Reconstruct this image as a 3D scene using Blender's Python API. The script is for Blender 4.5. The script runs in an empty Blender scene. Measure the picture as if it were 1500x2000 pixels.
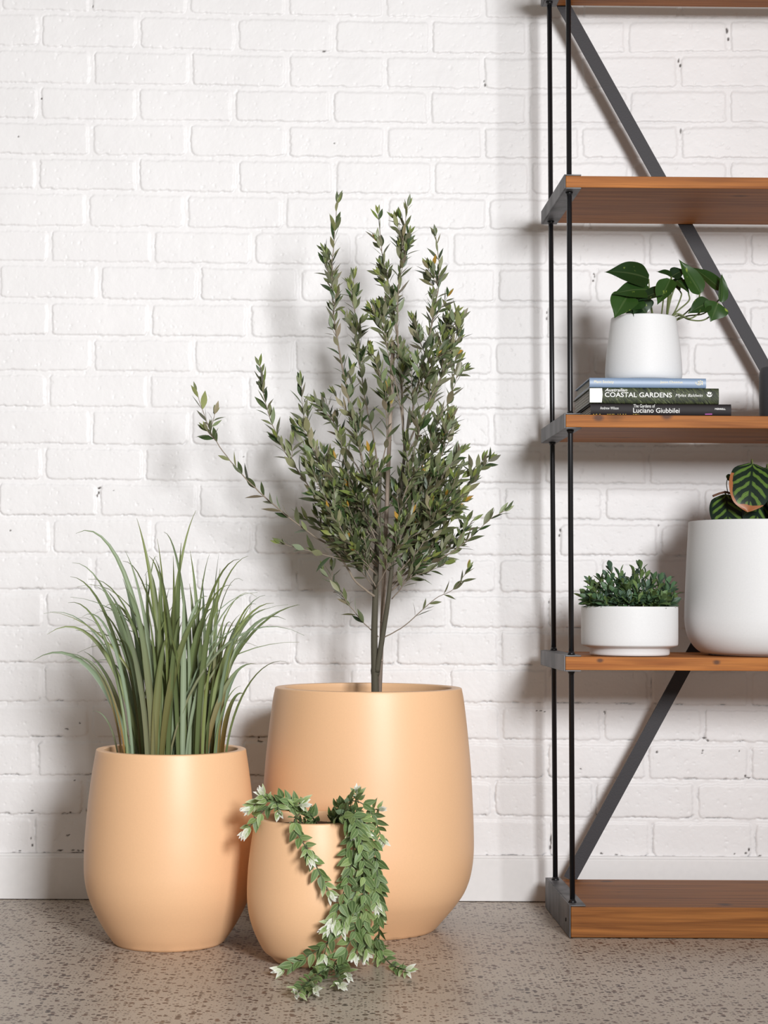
import bpy, math, random
import numpy as np
from mathutils import Vector, Matrix

random.seed(7)
C = bpy.context.scene.collection
S = bpy.context.scene
PI = math.pi

# ------------------------------------------------------------------ camera
FPX, HOR, VPX, ROLL = 3400.0, 1165.0, 720.0, 0.0065
CAM = Vector((0.0, -4.294, 0.741))
_t = math.atan2(HOR - 1000.0, FPX)
_p = math.atan2(750.0 - VPX, FPX)
FWD = Vector((math.sin(_p) * math.cos(_t), math.cos(_p) * math.cos(_t), math.sin(_t)))
_R0 = Vector((math.cos(_p), -math.sin(_p), 0.0))
_U0 = _R0.cross(FWD)
RGT = (_R0 * math.cos(ROLL) + _U0 * math.sin(ROLL)).normalized()
UPV = (_U0 * math.cos(ROLL) - _R0 * math.sin(ROLL)).normalized()
cam_data = bpy.data.cameras.new('camera')
cam = bpy.data.objects.new('camera', cam_data)
C.objects.link(cam)
cam_data.sensor_fit = 'HORIZONTAL'
cam_data.sensor_width = 36.0
cam_data.lens = 36.0 * FPX / 1500.0
M3 = Matrix((RGT, UPV, -FWD)).transposed()
cam.matrix_world = Matrix.Translation(CAM) @ M3.to_4x4()
S.camera = cam

# ------------------------------------------------------------------ world + lights + exposure
w = bpy.data.worlds.new('world')
S.world = w
w.use_nodes = True
bg = w.node_tree.nodes['Background']
bg.inputs['Color'].default_value = (1.0, 0.90, 0.79, 1)
bg.inputs['Strength'].default_value = 0.225
S.view_settings.view_transform = 'Standard'
S.view_settings.look = 'None'
S.view_settings.gamma = 1.0
S.view_settings.exposure = 0.0
S.view_settings.use_curve_mapping = False


def area_light(name, loc, target, size, power, color=(1, 1, 1)):
    d = bpy.data.lights.new(name, 'AREA')
    d.shape = 'SQUARE'
    d.size = size
    d.energy = power
    d.color = color
    o = bpy.data.objects.new(name, d)
    C.objects.link(o)
    o.location = loc
    o.rotation_euler = (Vector(target) - Vector(loc)).to_track_quat('-Z', 'Y').to_euler()
    return o


key = area_light('key_softbox', (1.45, -5.5, 2.0), (-1.1, 0.0, 1.15), 1.0, 102, (0.975, 0.985, 1.0))
key.data.spread = math.radians(100)


# ------------------------------------------------------------------ pixel helpers (photograph frame 1500x2000)
def ray(px, py):
    return (FWD * FPX + RGT * (px - 750.0) - UPV * (py - 1000.0)).normalized()


def atY(px, py, Y):
    d = ray(px, py)
    return CAM + d * ((Y - CAM.y) / d.y)


def atZ(px, py, Z):
    d = ray(px, py)
    return CAM + d * ((Z - CAM.z) / d.z)


# ------------------------------------------------------------------ object helpers
def thing(name, label, cat, loc, group=None):
    o = bpy.data.objects.new(name, None)
    C.objects.link(o)
    o.location = loc
    o.empty_display_size = 0.05
    o['label'] = label
    o['category'] = cat
    if group:
        o['group'] = group
    return o


def world_loc(o):
    v = Vector(o.location)
    p = o.parent
    while p:
        v += Vector(p.location)
        p = p.parent
    return v


class Buf:
    """collects geometry in world coordinates, becomes ONE mesh object"""
    def __init__(self):
        self.v = []
        self.f = []
        self.c = []
        self.u = []
        self.uv = []
        self.m = []

    def add(self, vs, fs, col=None, und=None, uv=None, mat=0):
        n = len(self.v)
        self.v.extend([tuple(p) for p in vs])
        self.f.extend([tuple(i + n for i in f) for f in fs])
        self.m.extend([mat] * len(fs))
        k = len(vs)
        col = col if col is not None else (1, 1, 1)
        und = und if und is not None else (1, 1, 1)
        self.c.extend(col if isinstance(col, list) else [col] * k)
        self.u.extend(und if isinstance(und, list) else [und] * k)
        self.uv.extend(uv if uv is not None else [(0.0, 0.0)] * k)

    def build(self, name, mat, parent=None, loc=None, smooth=True, attrs=False, bevel=0.0, origin=None):
        base = world_loc(parent) if parent else Vector(origin if origin is not None else (0, 0, 0))
        me = bpy.data.meshes.new(name)
        me.from_pydata([(p[0] - base.x, p[1] - base.y, p[2] - base.z) for p in self.v], [], self.f)
        mats = mat if isinstance(mat, (list, tuple)) else [mat]
        for m_ in mats:
            me.materials.append(m_)
        if len(mats) > 1:
            me.polygons.foreach_set('material_index', self.m)
        if smooth:
            me.polygons.foreach_set('use_smooth', [True] * len(me.polygons))
        if attrs:
            a = me.color_attributes.new('Col', 'FLOAT_COLOR', 'POINT')
            a.data.foreach_set('color', np.array([(c[0], c[1], c[2], 1) for c in self.c], dtype=np.float32).ravel())
            a = me.color_attributes.new('Under', 'FLOAT_COLOR', 'POINT')
            a.data.foreach_set('color', np.array([(c[0], c[1], c[2], 1) for c in self.u], dtype=np.float32).ravel())
            ul = me.uv_layers.new(name='leafuv')
            idx = np.empty(len(me.loops), dtype=np.int32)
            me.loops.foreach_get('vertex_index', idx)
            ul.data.foreach_set('uv', np.array(self.uv, dtype=np.float32)[idx].ravel())
        me.validate()
        me.update()
        o = bpy.data.objects.new(name, me)
        C.objects.link(o)
        if parent:
            o.parent = parent
        else:
            o.location = base
        if bevel > 0:
            b = o.modifiers.new('bevel', 'BEVEL')
            b.width = bevel
            b.segments = 2
            b.limit_method = 'ANGLE'
            b.angle_limit = math.radians(40)
        return o


def box_pts(x0, x1, y0, y1, z0, z1):
    vs = [(x0, y0, z0), (x1, y0, z0), (x1, y1, z0), (x0, y1, z0), (x0, y0, z1), (x1, y0, z1), (x1, y1, z1), (x0, y1, z1)]
    return vs


BOXF = [(0, 3, 2, 1), (4, 5, 6, 7), (0, 1, 5, 4), (1, 2, 6, 5), (2, 3, 7, 6), (3, 0, 4, 7)]


def add_tube(b, pts, radii, n=8, col=None, caps=True, mat=0):
    pts = [Vector(p) for p in pts]
    k = len(pts)
    if not isinstance(radii, (list, tuple)):
        radii = [radii] * k
    vs, fs = [], []
    prev = None
    for i, p in enumerate(pts):
        t = (pts[min(i + 1, k - 1)] - pts[max(i - 1, 0)])
        if t.length < 1e-9:
            t = Vector((0, 0, 1))
        t.normalize()
        if prev is None:
            a = Vector((1, 0, 0)) if abs(t.x) < 0.8 else Vector((0, 1, 0))
            prev = (a - t * a.dot(t)).normalized()
        else:
            prev = (prev - t * prev.dot(t)).normalized()
        q = t.cross(prev)
        for j in range(n):
            an = 2 * PI * j / n
            vs.append(p + (prev * math.cos(an) + q * math.sin(an)) * radii[i])
    for i in range(k - 1):
        for j in range(n):
            fs.append((i * n + j, i * n + (j + 1) % n, (i + 1) * n + (j + 1) % n, (i + 1) * n + j))
    if caps:
        fs.append(tuple(range(n - 1, -1, -1)))
        fs.append(tuple((k - 1) * n + j for j in range(n)))
    b.add(vs, fs, col=col, und=col, mat=mat)


def add_lathe(b, prof, cx, cy, n=96, mat=0, close_bottom=False):
    """prof: list of (radius, z)"""
    vs, fs = [], []
    for r, z in prof:
        for j in range(n):
            a = 2 * PI * j / n
            vs.append((cx + r * math.cos(a), cy + r * math.sin(a), z))
    k = len(prof)
    for i in range(k - 1):
        for j in range(n):
            fs.append((i * n + j, i * n + (j + 1) % n, (i + 1) * n + (j + 1) % n, (i + 1) * n + j))
    if close_bottom:
        fs.append(tuple(range(n - 1, -1, -1)))
    b.add(vs, fs, mat=mat)


def spline(pts, n):
    """Catmull-Rom through points, n samples per span"""
    P = [Vector(p) for p in pts]
    P = [P[0] * 2 - P[1]] + P + [P[-1] * 2 - P[-2]]
    out = []
    for i in range(1, len(P) - 2):
        for k in range(n):
            t = k / n
            a, b_, c, d = P[i - 1], P[i], P[i + 1], P[i + 2]
            out.append(0.5 * ((2 * b_) + (c - a) * t + (2 * a - 5 * b_ + 4 * c - d) * t * t + (3 * b_ - a - 3 * c + d) * t ** 3))
    out.append(P[-2])
    return out


def bez(p0, p1, p2, p3, n):
    out = []
    for i in range(n + 1):
        t = i / n
        out.append(p0 * (1 - t) ** 3 + p1 * 3 * t * (1 - t) ** 2 + p2 * 3 * t * t * (1 - t) + p3 * t ** 3)
    return out


SHAPES = {
    'olive': [0.10, 0.62, 0.95, 1.0, 0.80, 0.42, 0.03],
    'ovate': [0.12, 0.85, 1.0, 0.90, 0.68, 0.36, 0.02],
    'spoon': [0.18, 0.40, 0.68, 0.95, 1.0, 0.68, 0.05],
    'heart': [0.30, 0.86, 1.0, 0.97, 0.86, 0.66, 0.40, 0.17, 0.01],
    'oval': [0.16, 0.76, 0.94, 1.0, 1.0, 0.95, 0.84, 0.62, 0.06],
}


def add_leaf(b, base, d, nrm, L, W, col, und, shape='olive', fold=0.25, curl=0.2, cross=1, edge=None, tipcol=None, wav=0.0, res=0):
    """leaf strip starting at base, growing along d; nrm = upper side; curl bends the tip away from nrm"""
    d = Vector(d).normalized()
    nrm = Vector(nrm)
    nrm = (nrm - d * nrm.dot(d))
    if nrm.length < 1e-4:
        nrm = Vector((0, 0, 1)).cross(d) if abs(d.z) < .9 else Vector((1, 0, 0))
    nrm.normalize()
    side = d.cross(nrm)
    pr = SHAPES[shape]
    if res:
        sp = spline([Vector((i, q, 0)) for i, q in enumerate(pr)], 6)
        xs_ = [p.x for p in sp]; ys_ = [p.y for p in sp]
        pr = [float(max(0.004, np.interp((len(pr) - 1) * i / res, xs_, ys_))) for i in range(res + 1)]
        pr[-1] = 0.01
    k = len(pr)
    vs, fs, cc, uu, uv = [], [], [], [], []
    m = 2 * cross + 1
    p = Vector(base)
    ang = 0.0
    for i in range(k):
        t = i / (k - 1)
        if i:
            ang = curl * t
            p = p + (d * math.cos(ang) - nrm * math.sin(ang)) * (L / (k - 1))
        nn = nrm * math.cos(ang) + d * math.sin(ang)
        for j in range(m):
            s = (j - cross) / cross
            off = s * W * 0.5 * pr[i]
            up = abs(s) * W * 0.5 * pr[i] * fold + wav * W * math.sin(t * 9 + s * 2) * abs(s)
            vs.append(p + side * off + nn * up)
            c0 = col
            if edge is not None and abs(s) > 0.9:
                c0 = edge
            if tipcol is not None:
                a = max(0.0, (t - 0.45) / 0.55)
                c0 = tuple(c0[q] * (1 - a) + tipcol[q] * a for q in range(3))
            cc.append(c0)
            u0 = und
            if tipcol is not None:
                u0 = tuple(und[q] * (1 - a) + tipcol[q] * a for q in range(3))
            uu.append(u0)
            uv.append((0.5 + 0.5 * s * 1.0, t))
    for i in range(k - 1):
        for j in range(m - 1):
            fs.append((i * m + j, i * m + j + 1, (i + 1) * m + j + 1, (i + 1) * m + j))
    b.add(vs, fs, col=cc, und=uu, uv=uv)


# ------------------------------------------------------------------ materials
def new_mat(name):
    m = bpy.data.materials.new(name)
    m.use_nodes = True
    nt = m.node_tree
    return m, nt, nt.nodes, nt.links, nt.nodes['Principled BSDF']


def plain(name, col, rough=0.5, metal=0.0, bump=0.0, bscale=200.0, spec=0.5, coat=0.0):
    m, nt, N, L, P = new_mat(name)
    P.inputs['Base Color'].default_value = (*col, 1)
    P.inputs['Roughness'].default_value = rough
    P.inputs['Metallic'].default_value = metal
    P.inputs['Specular IOR Level'].default_value = spec
    P.inputs['Coat Weight'].default_value = coat
    tc = N.new('ShaderNodeTexCoord')
    no = N.new('ShaderNodeTexNoise')
    no.inputs['Scale'].default_value = bscale
    no.inputs['Detail'].default_value = 4
    L.new(tc.outputs['Object'], no.inputs['Vector'])
    mx = N.new('ShaderNodeMixRGB')
    mx.blend_type = 'MULTIPLY'
    mx.inputs['Fac'].default_value = 0.08
    mx.inputs['Color1'].default_value = (*col, 1)
    L.new(no.outputs['Fac'], mx.inputs['Color2'])
    L.new(mx.outputs['Color'], P.inputs['Base Color'])
    if bump > 0:
        bp = N.new('ShaderNodeBump')
        bp.inputs['Strength'].default_value = bump
        bp.inputs['Distance'].default_value = 0.001
        L.new(no.outputs['Fac'], bp.inputs['Height'])
        L.new(bp.outputs['Normal'], P.inputs['Normal'])
    return m


def leaf_mat(name, rough=0.42, transl=0.18, vein=0.0, stripe=False, spec=0.4, spots=0.0):
    m, nt, N, L, P = new_mat(name)
    P.inputs['Roughness'].default_value = rough
    P.inputs['Specular IOR Level'].default_value = spec
    a = N.new('ShaderNodeAttribute'); a.attribute_name = 'Col'
    u = N.new('ShaderNodeAttribute'); u.attribute_name = 'Under'
    g = N.new('ShaderNodeNewGeometry')
    mx = N.new('ShaderNodeMixRGB')
    L.new(g.outputs['Backfacing'], mx.inputs['Fac'])
    L.new(u.outputs['Color'], mx.inputs['Color2'])
    top = a.outputs['Color']
    uvn = N.new('ShaderNodeUVMap'); uvn.uv_map = 'leafuv'
    sep = N.new('ShaderNodeSeparateXYZ')
    L.new(uvn.outputs['UV'], sep.inputs['Vector'])

    def math_n(op, a_, b_=None, clamp=False):
        n = N.new('ShaderNodeMath'); n.operation = op; n.use_clamp = clamp
        for i, x in enumerate((a_, b_)):
            if x is None: continue
            if isinstance(x, (int, float)): n.inputs[i].default_value = x
            else: L.new(x, n.inputs[i])
        return n.outputs[0]
    cen = math_n('ABSOLUTE', math_n('SUBTRACT', sep.outputs['X'], 0.5))      # 0 at midrib .. 0.5 at margin
    tc = N.new('ShaderNodeTexCoord')
    if vein > 0:
        # pale midrib
        v = math_n('LESS_THAN', cen, 0.035)
        c = N.new('ShaderNodeMixRGB'); c.inputs['Color2'].default_value = (0.42, 0.5, 0.24, 1)
        L.new(math_n('MULTIPLY', v, vein), c.inputs['Fac']); L.new(top, c.inputs['Color1'])
        top = c.outputs['Color']
    if spots > 0:
        no = N.new('ShaderNodeTexNoise'); no.inputs['Scale'].default_value = 55; no.inputs['Detail'].default_value = 3
        mp = N.new('ShaderNodeMapping'); mp.inputs['Scale'].default_value = (1.0, 1.0, 0.5)
        L.new(tc.outputs['Object'], mp.inputs['Vector']); L.new(mp.outputs['Vector'], no.inputs['Vector'])
        f = math_n('MULTIPLY', math_n('SUBTRACT', no.outputs['Fac'], 0.66), 14.0, True)
        c = N.new('ShaderNodeMixRGB'); c.inputs['Color2'].default_value = (0.32, 0.42, 0.07, 1)
        L.new(math_n('MULTIPLY', f, spots), c.inputs['Fac']); L.new(top, c.inputs['Color1'])
        top = c.outputs['Color']
    if stripe:
        # alternating dark blotches and light green bands running out from the midrib
        ph = math_n('ADD', math_n('MULTIPLY', sep.outputs['Y'], 31.0), math_n('MULTIPLY', cen, -22.0))
        no = N.new('ShaderNodeTexNoise'); no.inputs['Scale'].default_value = 60
        L.new(tc.outputs['Object'], no.inputs['Vector'])
        ph = math_n('ADD', ph, math_n('MULTIPLY', no.outputs['Fac'], 3.2))
        s = math_n('SINE', ph)
        edge = math_n('MULTIPLY', math_n('SUBTRACT', 0.44, cen), 14.0, True)
        mid = math_n('MULTIPLY', math_n('SUBTRACT', cen, 0.015), 30.0, True)
        f = math_n('MULTIPLY', math_n('MULTIPLY', math_n('MULTIPLY', math_n('ADD', s, -0.15), 3.0, True), edge), mid)
        fine = math_n('SINE', math_n('MULTIPLY', ph, 5.0))
        f = math_n('MULTIPLY', f, math_n('ADD', math_n('MULTIPLY', fine, 0.2), 0.8), True)
        c = N.new('ShaderNodeMixRGB')
        c.inputs['Color1'].default_value = (0.008, 0.02, 0.012, 1)
        c.inputs['Color2'].default_value = (0.13, 0.23, 0.04, 1)
        L.new(f, c.inputs['Fac'])
        # brown dry margin stored in Col red channel over 0.2
        sp = N.new('ShaderNodeSeparateColor'); L.new(a.outputs['Color'], sp.inputs['Color'])
        br = math_n('MULTIPLY', math_n('SUBTRACT', math_n('ADD', sp.outputs['Red'], math_n('MULTIPLY', no.outputs['Fac'], 0.35)), 0.36), 25.0, True)
        c2 = N.new('ShaderNodeMixRGB'); c2.inputs['Color2'].default_value = (0.36, 0.13, 0.05, 1)
        L.new(br, c2.inputs['Fac']); L.new(c.outputs['Color'], c2.inputs['Color1'])
        top = c2.outputs['Color']
    L.new(top, mx.inputs['Color1'])
    L.new(mx.outputs['Color'], P.inputs['Base Color'])
    tr = N.new('ShaderNodeBsdfTranslucent')
    L.new(mx.outputs['Color'], tr.inputs['Color'])
    ms = N.new('ShaderNodeMixShader'); ms.inputs['Fac'].default_value = transl
    L.new(P.outputs['BSDF'], ms.inputs[1]); L.new(tr.outputs['BSDF'], ms.inputs[2])
    out = N['Material Output']
    L.new(ms.outputs['Shader'], out.inputs['Surface'])
    return m


def wood_mat(name, light, dark, seed=0.0, knots=True, at=()):
    m, nt, N, L, P = new_mat(name)
    tc = N.new('ShaderNodeTexCoord')
    mp = N.new('ShaderNodeMapping')
    mp.inputs['Location'].default_value = (seed, seed * .7, seed * 1.3)
    mp.inputs['Scale'].default_value = (1.2, 26, 26)
    L.new(tc.outputs['Object'], mp.inputs['Vector'])
    n1 = N.new('ShaderNodeTexNoise'); n1.inputs['Scale'].default_value = 2.6; n1.inputs['Detail'].default_value = 8
    n1.inputs['Distortion'].default_value = 0.6
    L.new(mp.outputs['Vector'], n1.inputs['Vector'])
    mp2 = N.new('ShaderNodeMapping'); mp2.inputs['Scale'].default_value = (3, 190, 190)
    L.new(tc.outputs['Object'], mp2.inputs['Vector'])
    n2 = N.new('ShaderNodeTexNoise'); n2.inputs['Scale'].default_value = 3; n2.inputs['Detail'].default_value = 3
    L.new(mp2.outputs['Vector'], n2.inputs['Vector'])
    cr = N.new('ShaderNodeValToRGB')
    cr.color_ramp.elements[0].position = 0.33; cr.color_ramp.elements[0].color = (*dark, 1)
    cr.color_ramp.elements[1].position = 0.66; cr.color_ramp.elements[1].color = (*light, 1)
    L.new(n1.outputs['Fac'], cr.inputs['Fac'])
    mx = N.new('ShaderNodeMixRGB'); mx.blend_type = 'MULTIPLY'; mx.inputs['Fac'].default_value = 0.45
    L.new(cr.outputs['Color'], mx.inputs['Color1'])
    r2 = N.new('ShaderNodeMapRange'); r2.inputs['From Min'].default_value = 0.35; r2.inputs['From Max'].default_value = 0.6
    r2.inputs['To Min'].default_value = 0.55; r2.inputs['To Max'].default_value = 1.0
    L.new(n2.outputs['Fac'], r2.inputs['Value']); L.new(r2.outputs['Result'], mx.inputs['Color2'])
    last = mx.outputs['Color']
    if knots:
        vo = N.new('ShaderNodeTexVoronoi'); vo.inputs['Scale'].default_value = 1.0
        mp3 = N.new('ShaderNodeMapping'); mp3.inputs['Scale'].default_value = (5.2, 9, 9)
        mp3.inputs['Location'].default_value = (seed * 2.3, seed, seed)
        L.new(tc.outputs['Object'], mp3.inputs['Vector']); L.new(mp3.outputs['Vector'], vo.inputs['Vector'])
        r3 = N.new('ShaderNodeMapRange'); r3.inputs['From Min'].default_value = 0.05; r3.inputs['From Max'].default_value = 0.15
        r3.inputs['To Min'].default_value = 1.0; r3.inputs['To Max'].default_value = 0.0
        L.new(vo.outputs['Distance'], r3.inputs['Value'])
        mk = N.new('ShaderNodeMixRGB'); mk.inputs['Color2'].default_value = (dark[0] * .3, dark[1] * .35, dark[2] * .45, 1)
        mm = N.new('ShaderNodeMath'); mm.operation = 'MULTIPLY'; mm.inputs[1].default_value = 0.8
        L.new(r3.outputs['Result'], mm.inputs[0]); L.new(mm.outputs[0], mk.inputs['Fac'])
        L.new(last, mk.inputs['Color1'])
        last = mk.outputs['Color']
    for (kx, ky, kz, kr) in at:             # single knots where the boards have them
        vs_ = N.new('ShaderNodeVectorMath'); vs_.operation = 'SUBTRACT'; vs_.inputs[1].default_value = (kx, ky, kz)
        L.new(tc.outputs['Object'], vs_.inputs[0])
        vm = N.new('ShaderNodeVectorMath'); vm.operation = 'MULTIPLY'; vm.inputs[1].default_value = (0.8, 1.0, 1.3)
        L.new(vs_.outputs['Vector'], vm.inputs[0])
        ln = N.new('ShaderNodeVectorMath'); ln.operation = 'LENGTH'; L.new(vm.outputs['Vector'], ln.inputs[0])
        ns = N.new('ShaderNodeMath'); ns.operation = 'MULTIPLY_ADD'; ns.inputs[1].default_value = kr * 1.1
        L.new(n1.outputs['Fac'], ns.inputs[0]); L.new(ln.outputs['Value'], ns.inputs[2])
        rr_ = N.new('ShaderNodeMapRange'); rr_.inputs['From Min'].default_value = kr * 1.1; rr_.inputs['From Max'].default_value = kr * 1.9
        rr_.inputs['To Min'].default_value = 0.85; rr_.inputs['To Max'].default_value = 0.0
        L.new(ns.outputs[0], rr_.inputs['Value'])
        mk = N.new('ShaderNodeMixRGB'); mk.inputs['Color2'].default_value = (0.075, 0.035, 0.024, 1)
        L.new(rr_.outputs['Result'], mk.inputs['Fac']); L.new(last, mk.inputs['Color1'])
        last = mk.outputs['Color']
    L.new(last, P.inputs['Base Color'])
    P.inputs['Roughness'].default_value = 0.55
    P.inputs['Specular IOR Level'].default_value = 0.2
    bp = N.new('ShaderNodeBump'); bp.inputs['Strength'].default_value = 0.25; bp.inputs['Distance'].default_value = 0.001
    L.new(n2.outputs['Fac'], bp.inputs['Height']); L.new(bp.outputs['Normal'], P.inputs['Normal'])
    return m


def wall_mat():
    m, nt, N, L, P = new_mat('white_painted_brick')
    a = N.new('ShaderNodeAttribute'); a.attribute_name = 'chip_shade'  # bare paint chips plus the painted shade lines under bricks
    tc = N.new('ShaderNodeTexCoord')
    no = N.new('ShaderNodeTexNoise'); no.inputs['Scale'].default_value = 260; no.inputs['Detail'].default_value = 5
    L.new(tc.outputs['Object'], no.inputs['Vector'])
    n2 = N.new('ShaderNodeTexNoise'); n2.inputs['Scale'].default_value = 5; n2.inputs['Detail'].default_value = 3
    L.new(tc.outputs['Object'], n2.inputs['Vector'])
    cr = N.new('ShaderNodeValToRGB')
    cr.color_ramp.elements[0].position = 0.3; cr.color_ramp.elements[0].color = (0.80, 0.785, 0.785, 1)
    cr.color_ramp.elements[1].position = 0.7; cr.color_ramp.elements[1].color = (0.845, 0.83, 0.83, 1)
    L.new(n2.outputs['Fac'], cr.inputs['Fac'])
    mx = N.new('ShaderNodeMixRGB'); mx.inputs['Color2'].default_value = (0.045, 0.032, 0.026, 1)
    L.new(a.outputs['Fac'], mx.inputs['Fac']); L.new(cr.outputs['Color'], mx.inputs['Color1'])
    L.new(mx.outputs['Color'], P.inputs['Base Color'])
    P.inputs['Roughness'].default_value = 0.5
    bp = N.new('ShaderNodeBump'); bp.inputs['Strength'].default_value = 0.22; bp.inputs['Distance'].default_value = 0.0008
    L.new(no.outputs['Fac'], bp.inputs['Height']); L.new(bp.outputs['Normal'], P.inputs['Normal'])
    return m


def floor_mat():
    m, nt, N, L, P = new_mat('polished_concrete')
    tc = N.new('ShaderNodeTexCoord')
    big = N.new('ShaderNodeTexNoise'); big.inputs['Scale'].default_value = 3.0; big.inputs['Detail'].default_value = 6
    L.new(tc.outputs['Object'], big.inputs['Vector'])
    cr = N.new('ShaderNodeValToRGB')
    cr.color_ramp.elements[0].position = 0.3; cr.color_ramp.elements[0].color = (0.41, 0.345, 0.285, 1)
    cr.color_ramp.elements[1].position = 0.7; cr.color_ramp.elements[1].color = (0.50, 0.43, 0.36, 1)
    L.new(big.outputs['Fac'], cr.inputs['Fac'])
    fine = N.new('ShaderNodeTexNoise'); fine.inputs['Scale'].default_value = 420; fine.inputs['Detail'].default_value = 3
    L.new(tc.outputs['Object'], fine.inputs['Vector'])
    fm = N.new('ShaderNodeMapRange'); fm.inputs['From Min'].default_value = .3; fm.inputs['From Max'].default_value = .7
    fm.inputs['To Min'].default_value = .78; fm.inputs['To Max'].default_value = 1.15
    L.new(fine.outputs['Fac'], fm.inputs['Value'])
    m1 = N.new('ShaderNodeMixRGB'); m1.blend_type = 'MULTIPLY'; m1.inputs['Fac'].default_value = 1.0
    L.new(cr.outputs['Color'], m1.inputs['Color1']); L.new(fm.outputs['Result'], m1.inputs['Color2'])
    last = m1.outputs['Color']

    def chips(scale, thr, keep, dark, light, prev, dist=0.3):
        wn = N.new('ShaderNodeTexNoise'); wn.inputs['Scale'].default_value = scale * 1.6; wn.inputs['Detail'].default_value = 2
        L.new(tc.outputs['Object'], wn.inputs['Vector'])
        wm = N.new('ShaderNodeMixRGB'); wm.blend_type = 'ADD'; wm.inputs['Fac'].default_value = dist / scale
        L.new(tc.outputs['Object'], wm.inputs['Color1']); L.new(wn.outputs['Color'], wm.inputs['Color2'])
        v = N.new('ShaderNodeTexVoronoi'); v.inputs['Scale'].default_value = scale; v.voronoi_dimensions = '2D'
        L.new(wm.outputs['Color'], v.inputs['Vector'])
        s = N.new('ShaderNodeSeparateColor'); L.new(v.outputs['Color'], s.inputs['Color'])
        lt = N.new('ShaderNodeMath'); lt.operation = 'LESS_THAN'; lt.inputs[1].default_value = keep
        L.new(s.outputs['Red'], lt.inputs[0])
        # threshold varies per cell
        th = N.new('ShaderNodeMath'); th.operation = 'MULTIPLY'; th.inputs[1].default_value = thr
        L.new(s.outputs['Green'], th.inputs[0])
        ta = N.new('ShaderNodeMath'); ta.operation = 'ADD'; ta.inputs[1].default_value = thr * 0.35
        L.new(th.outputs[0], ta.inputs[0])
        sb = N.new('ShaderNodeMath'); sb.operation = 'SUBTRACT'; L.new(ta.outputs[0], sb.inputs[0]); L.new(v.outputs['Distance'], sb.inputs[1])
        ml = N.new('ShaderNodeMath'); ml.operation = 'MULTIPLY'; ml.inputs[1].default_value = 12; ml.use_clamp = True
        L.new(sb.outputs[0], ml.inputs[0])
        f = N.new('ShaderNodeMath'); f.operation = 'MULTIPLY'; L.new(ml.outputs[0], f.inputs[0]); L.new(lt.outputs[0], f.inputs[1])
        cc = N.new('ShaderNodeMixRGB'); cc.inputs['Color1'].default_value = (*dark, 1); cc.inputs['Color2'].default_value = (*light, 1)
        L.new(s.outputs['Blue'], cc.inputs['Fac'])
        o = N.new('ShaderNodeMixRGB'); L.new(f.outputs[0], o.inputs['Fac']); L.new(prev, o.inputs['Color1']); L.new(cc.outputs['Color'], o.inputs['Color2'])
        return o.outputs['Color']
    last = chips(85, 0.42, 0.34, (0.07, 0.055, 0.05), (0.17, 0.105, 0.08), last)
    last = chips(150, 0.36, 0.34, (0.11, 0.095, 0.09), (0.20, 0.14, 0.11), last)
    last = chips(120, 0.14, 0.06, (0.42, 0.38, 0.33), (0.5, 0.46, 0.42), last)
    L.new(last, P.inputs['Base Color'])
    P.inputs['Roughness'].default_value = 0.42
    P.inputs['Specular IOR Level'].default_value = 0.35
    return m


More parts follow.
